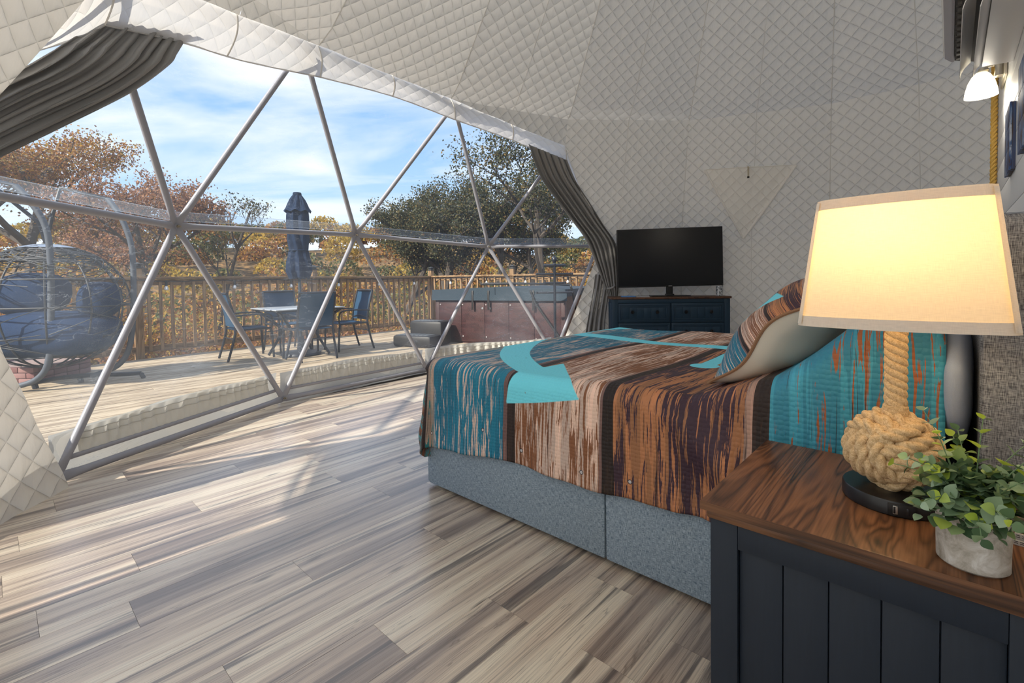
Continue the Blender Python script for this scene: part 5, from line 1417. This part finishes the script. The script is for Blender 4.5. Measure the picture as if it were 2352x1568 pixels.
def foliage(tips, n, spread, size, seed, flat=0.6):
    rs_ = np.random.RandomState(seed); T = np.array([tuple(t) for t in tips]); idx = rs_.randint(0, len(T), n)
    P_ = T[idx] + rs_.normal(0, 1, (n,3))*np.array([spread, spread, spread*flat])
    d1 = rs_.normal(0,1,(n,3)); d1 /= np.linalg.norm(d1,axis=1)[:,None]; d2 = np.cross(d1, rs_.normal(0,1,(n,3))); d2 /= np.linalg.norm(d2,axis=1)[:,None]
    s_ = (size*rs_.uniform(0.55,1.25,n))[:,None]
    Vv = np.stack([P_-d1*s_*0.5, P_+d2*s_*0.36, P_+d1*s_*0.5, P_-d2*s_*0.36], 1).reshape(-1,3)
    return Vv
def quadmesh(nm, Vv, mat):
    me = bpy.data.meshes.new(nm); n = len(Vv)//4
    me.vertices.add(len(Vv)); me.vertices.foreach_set('co', Vv.astype(np.float32).ravel())
    me.loops.add(4*n); me.loops.foreach_set('vertex_index', np.arange(4*n, dtype=np.int32))
    me.polygons.add(n); me.polygons.foreach_set('loop_start', np.arange(0,4*n,4,dtype=np.int32))
    try: me.polygons.foreach_set('loop_total', np.full(n,4,dtype=np.int32))
    except Exception: pass
    me.materials.append(mat); me.update(calc_edges=True); me.validate(); return me
def skeleton(rs_, base, trunk_h, crown_h, crown_r, tr, levels=3, up=0.45):
    mb = MB(); tips = []
    def grow(p, d, L, r, lev):
        n = 5; pts = [p.copy()]; q = p.copy(); dd = d.copy()
        for k in range(n):
            dd = (dd + V((rs_.uniform(-1,1), rs_.uniform(-1,1), rs_.uniform(-0.4,0.9)))*0.16).normalized(); q = q + dd*(L/n); pts.append(q.copy())
        mb.tube(pts, lambda t: r*(1-0.55*t), 7 if lev == 0 else 5, cap=False)
        if lev >= 2: tips.extend(pts[2:])
        if lev < levels:
            for k in range(4 if lev == 0 else 3):
                t = rs_.uniform(0.55,1.0) if lev else rs_.uniform(0.72,1.0); i = min(n, max(1,int(t*n)))
                a = 2*PI*(k+rs_.random())/ (4 if lev == 0 else 3)
                side = V((cos(a), sin(a), 0)); nd_ = (dd*up + side*rs_.uniform(0.5,1.0) + V((0,0,rs_.uniform(0.0,0.5)))).normalized()
                grow(pts[i], nd_, L2[lev]*rs_.uniform(0.75,1.15), r*0.5, lev+1)
    L2 = [crown_r*0.66, crown_r*0.46, crown_r*0.32, crown_r*0.24]
    grow(V(base), V((rs_.uniform(-0.06,0.06), rs_.uniform(-0.06,0.06), 1)).normalized(), trunk_h, tr, 0)
    return mb, tips
def tree(name, label, base, trunk_h, crown_r, tr, nleaf, lsize, mat, seed, group=None, spread=0.42, up=0.45):
    rs_ = random.Random(seed); root = thing(name, label, 'tree', base, 0, group)
    mb, tips = skeleton(rs_, base, trunk_h, 0, crown_r, tr, 4, up)
    mb.build('trunk', M_BARK, root)
    if nleaf:
        me = quadmesh('foliage', foliage(tips, nleaf, spread*crown_r*0.155, lsize, seed) - np.array(base), mat)
        o = bpy.data.objects.new('foliage', me); COL.objects.link(o); o.parent = root; o['kind'] = 'stuff'
    return root
L_ORANGE = mat_leaf('orange_leaves', [(0.0,(0.16,0.075,0.035)),(0.35,(0.30,0.13,0.045)),(0.65,(0.44,0.22,0.06)),(0.85,(0.50,0.30,0.05)),(1.0,(0.22,0.20,0.07))], 0.45)
L_RUSSET = mat_leaf('russet_leaves', [(0.0,(0.15,0.085,0.065)),(0.4,(0.29,0.14,0.085)),(0.7,(0.40,0.20,0.10)),(1.0,(0.46,0.27,0.12))], 0.4)
L_OAK = mat_leaf('oak_leaves', [(0.0,(0.035,0.045,0.025)),(0.45,(0.075,0.085,0.040)),(0.75,(0.12,0.115,0.05)),(1.0,(0.26,0.17,0.06))], 0.35)
L_GOLD = mat_leaf('golden_leaves', [(0.0,(0.20,0.15,0.03)),(0.5,(0.48,0.30,0.05)),(0.85,(0.55,0.38,0.07)),(1.0,(0.25,0.24,0.07))], 0.45)
L_GREEN = mat_leaf('mixed_green_leaves', [(0.0,(0.05,0.065,0.025)),(0.5,(0.12,0.135,0.05)),(0.8,(0.22,0.19,0.06)),(1.0,(0.36,0.20,0.06))], 0.4)
tree('oak_tree', 'tall orange autumn oak rising behind the swing seat', (-22.0,1.0,terr(-22,1.0)), 8.6, 4.3, 0.26, 36000, 0.095, L_ORANGE, 31)
tree('oak_tree', 'smaller russet oak behind the swing posts', (-17.5,3.1,terr(-17.5,3.1)), 6.2, 2.6, 0.15, 16000, 0.08, L_RUSSET, 32)
tree('bare_tree', 'thin nearly bare tree standing left of the parasol', (-22.8,6.3,terr(-22.8,6.3)), 8.6, 2.0, 0.10, 1500, 0.085, L_OAK, 33, None, 0.4, 1.0)
tree('oak_tree', 'big dark green oak behind the hot tub', (-17.6,13.6,terr(-17.6,13.6)), 7.6, 4.0, 0.30, 36000, 0.10, L_OAK, 36)
tree('oak_tree', 'dark oak between the parasol and the big oak', (-19.6,12.6,terr(-19.6,12.6)), 7.6, 3.1, 0.20, 22000, 0.095, L_OAK, 35)
tree('oak_tree', 'thinly leaved oak rising beside the right curtain', (-10.5,13.4,terr(-10.5,13.4)), 7.2, 3.6, 0.16, 11000, 0.095, L_OAK, 38)
tree('oak_tree', 'dark leafy oak rising behind the right half of the hot tub', (-14.6,14.6,terr(-14.6,14.6)), 7.0, 3.3, 0.18, 18000, 0.09, L_OAK, 41)
tree('oak_tree', 'golden brown oak behind the towel stand', (-13.2,16.8,terr(-13.2,16.8)), 7.0, 3.4, 0.18, 13000, 0.11, L_GREEN, 39)
# understory along the railing: three prototypes, copied
def under(name, label, mat, seed, group):
    root = thing(name, label, 'tree', (0,0,0), 0, group); rs_ = random.Random(seed)
    mb, tips = skeleton(rs_, (0,0,0), 2.4, 0, 2.2, 0.09, 3, 0.4)
    mb.local('trunk', M_BARK, root)
    o = bpy.data.objects.new('foliage', quadmesh('foliage', foliage(tips, 16000, 0.5, 0.072, seed), mat)); COL.objects.link(o); o.parent = root; o['kind'] = 'stuff'
    return root
protos = [under('understory_tree','orange-leaved small tree below the deck railing', L_ORANGE, 51, 'orange understory trees'), under('understory_tree','russet small tree below the deck railing', L_RUSSET, 52, 'russet understory trees'),
          under('understory_tree','golden small tree below the deck railing', L_GOLD, 53, 'golden understory trees'), under('understory_tree','dull green small tree below the deck railing', L_GREEN, 54, 'green understory trees')]
SPOTS = [(-11.6,-2.4,1,-2.9),(-12.3,0.2,0,-2.5),(-11.9,2.2,0,-3.0),(-12.6,4.1,0,-2.8),(-12.0,6.0,1,-3.4),(-13.0,8.0,0,-3.4),(-11.6,9.2,3,-3.5),(-9.4,10.2,3,-3.2),(-7.0,10.9,0,-3.2),(-4.8,11.4,0,-3.0),
         (-15.2,-1.0,0,-2.0),(-15.8,2.0,2,-2.6),(-15.6,5.4,1,-3.4),(-16.0,8.4,2,-4.0),(-14.2,11.2,3,-3.4),(-11.2,12.6,3,-2.6),(-7.8,14.0,0,-2.0),(-5.2,15.0,0,-1.8),(-9.2,16.5,2,-2.0),
         (-20.0,4.6,0,-4.6),(-21.0,8.6,2,-5.4),(-19.0,11.0,3,-5.0),(-25.5,5.4,1,-4.4),(-26.0,11.5,0,-5.8),(-23.5,14.2,2,-5.2),(-17.5,18.0,0,-3.2),(-13.0,20.0,0,-2.6)]
rq = random.Random(77)
for k in range(30):
    a_ = rad(98 + 150*(k+rq.random())/30); d_ = rq.uniform(21, 37); x_, y_ = -4+d_*cos(a_), 3+d_*sin(a_)
    SPOTS.append((x_, y_, rq.choice([0,0,1,2,3,3]), terr(x_, y_) + (2.0 if x_ > -19 else 2.8)))
cnt = [0]*4
for i, (x, y, k, z) in enumerate(SPOTS):
    r = protos[k] if cnt[k] == 0 else copy_tree(protos[k]); cnt[k] += 1
    s_ = 0.9 + 0.35*((i*37) % 10)/10
    r.location = (x, y, z - (0.9 if i < 10 else 2.2 if x > -19 else 3.0)); r.rotation_euler = (0,0,i*1.7); r.scale = (s_, s_, s_)
# far wooded hillside, too far to part into trees
rs_ = np.random.RandomState(3); VV = [[], [], []]
for k in range(900):
    a = rad(rs_.uniform(92, 262)); d = rs_.uniform(34, 150)**1.0; x, y = -4+d*cos(a), 3+d*sin(a)
    R_ = rs_.uniform(2.2, 4.2); c = np.array([x, y, terr(x,y) + R_*rs_.uniform(0.9,1.5)])
    n = 420; u = rs_.normal(0,1,(n,3)); u /= np.linalg.norm(u,axis=1)[:,None]; u[:,2] = np.abs(u[:,2])*1.0 - 0.25
    P_ = c + u*R_*np.array([1,1,0.95])*rs_.uniform(0.75,1.05,(n,1))
    d1 = rs_.normal(0,1,(n,3)); d1 /= np.linalg.norm(d1,axis=1)[:,None]; d2 = np.cross(d1, rs_.normal(0,1,(n,3))); d2 /= np.linalg.norm(d2,axis=1)[:,None]
    s_ = rs_.uniform(0.5,1.1,(n,1))*(0.24+d/240)
    VV[rs_.choice(3, p=[0.42,0.30,0.28])].append(np.stack([P_-d1*s_*.5, P_+d2*s_*.45, P_+d1*s_*.5, P_-d2*s_*.45],1).reshape(-1,3))
for vv, mt_, lab in ((VV[0], L_GREEN, 'distant green and bronze treetops across the far hillside'), (VV[1], L_ORANGE, 'distant orange treetops across the far hillside'), (VV[2], L_GOLD, 'distant golden treetops across the far hillside')):
    o = bpy.data.objects.new('distant_forest', quadmesh('distant_forest', np.concatenate(vv), mt_)); COL.objects.link(o)
    tag(o, lab, 'forest', None, 'stuff')
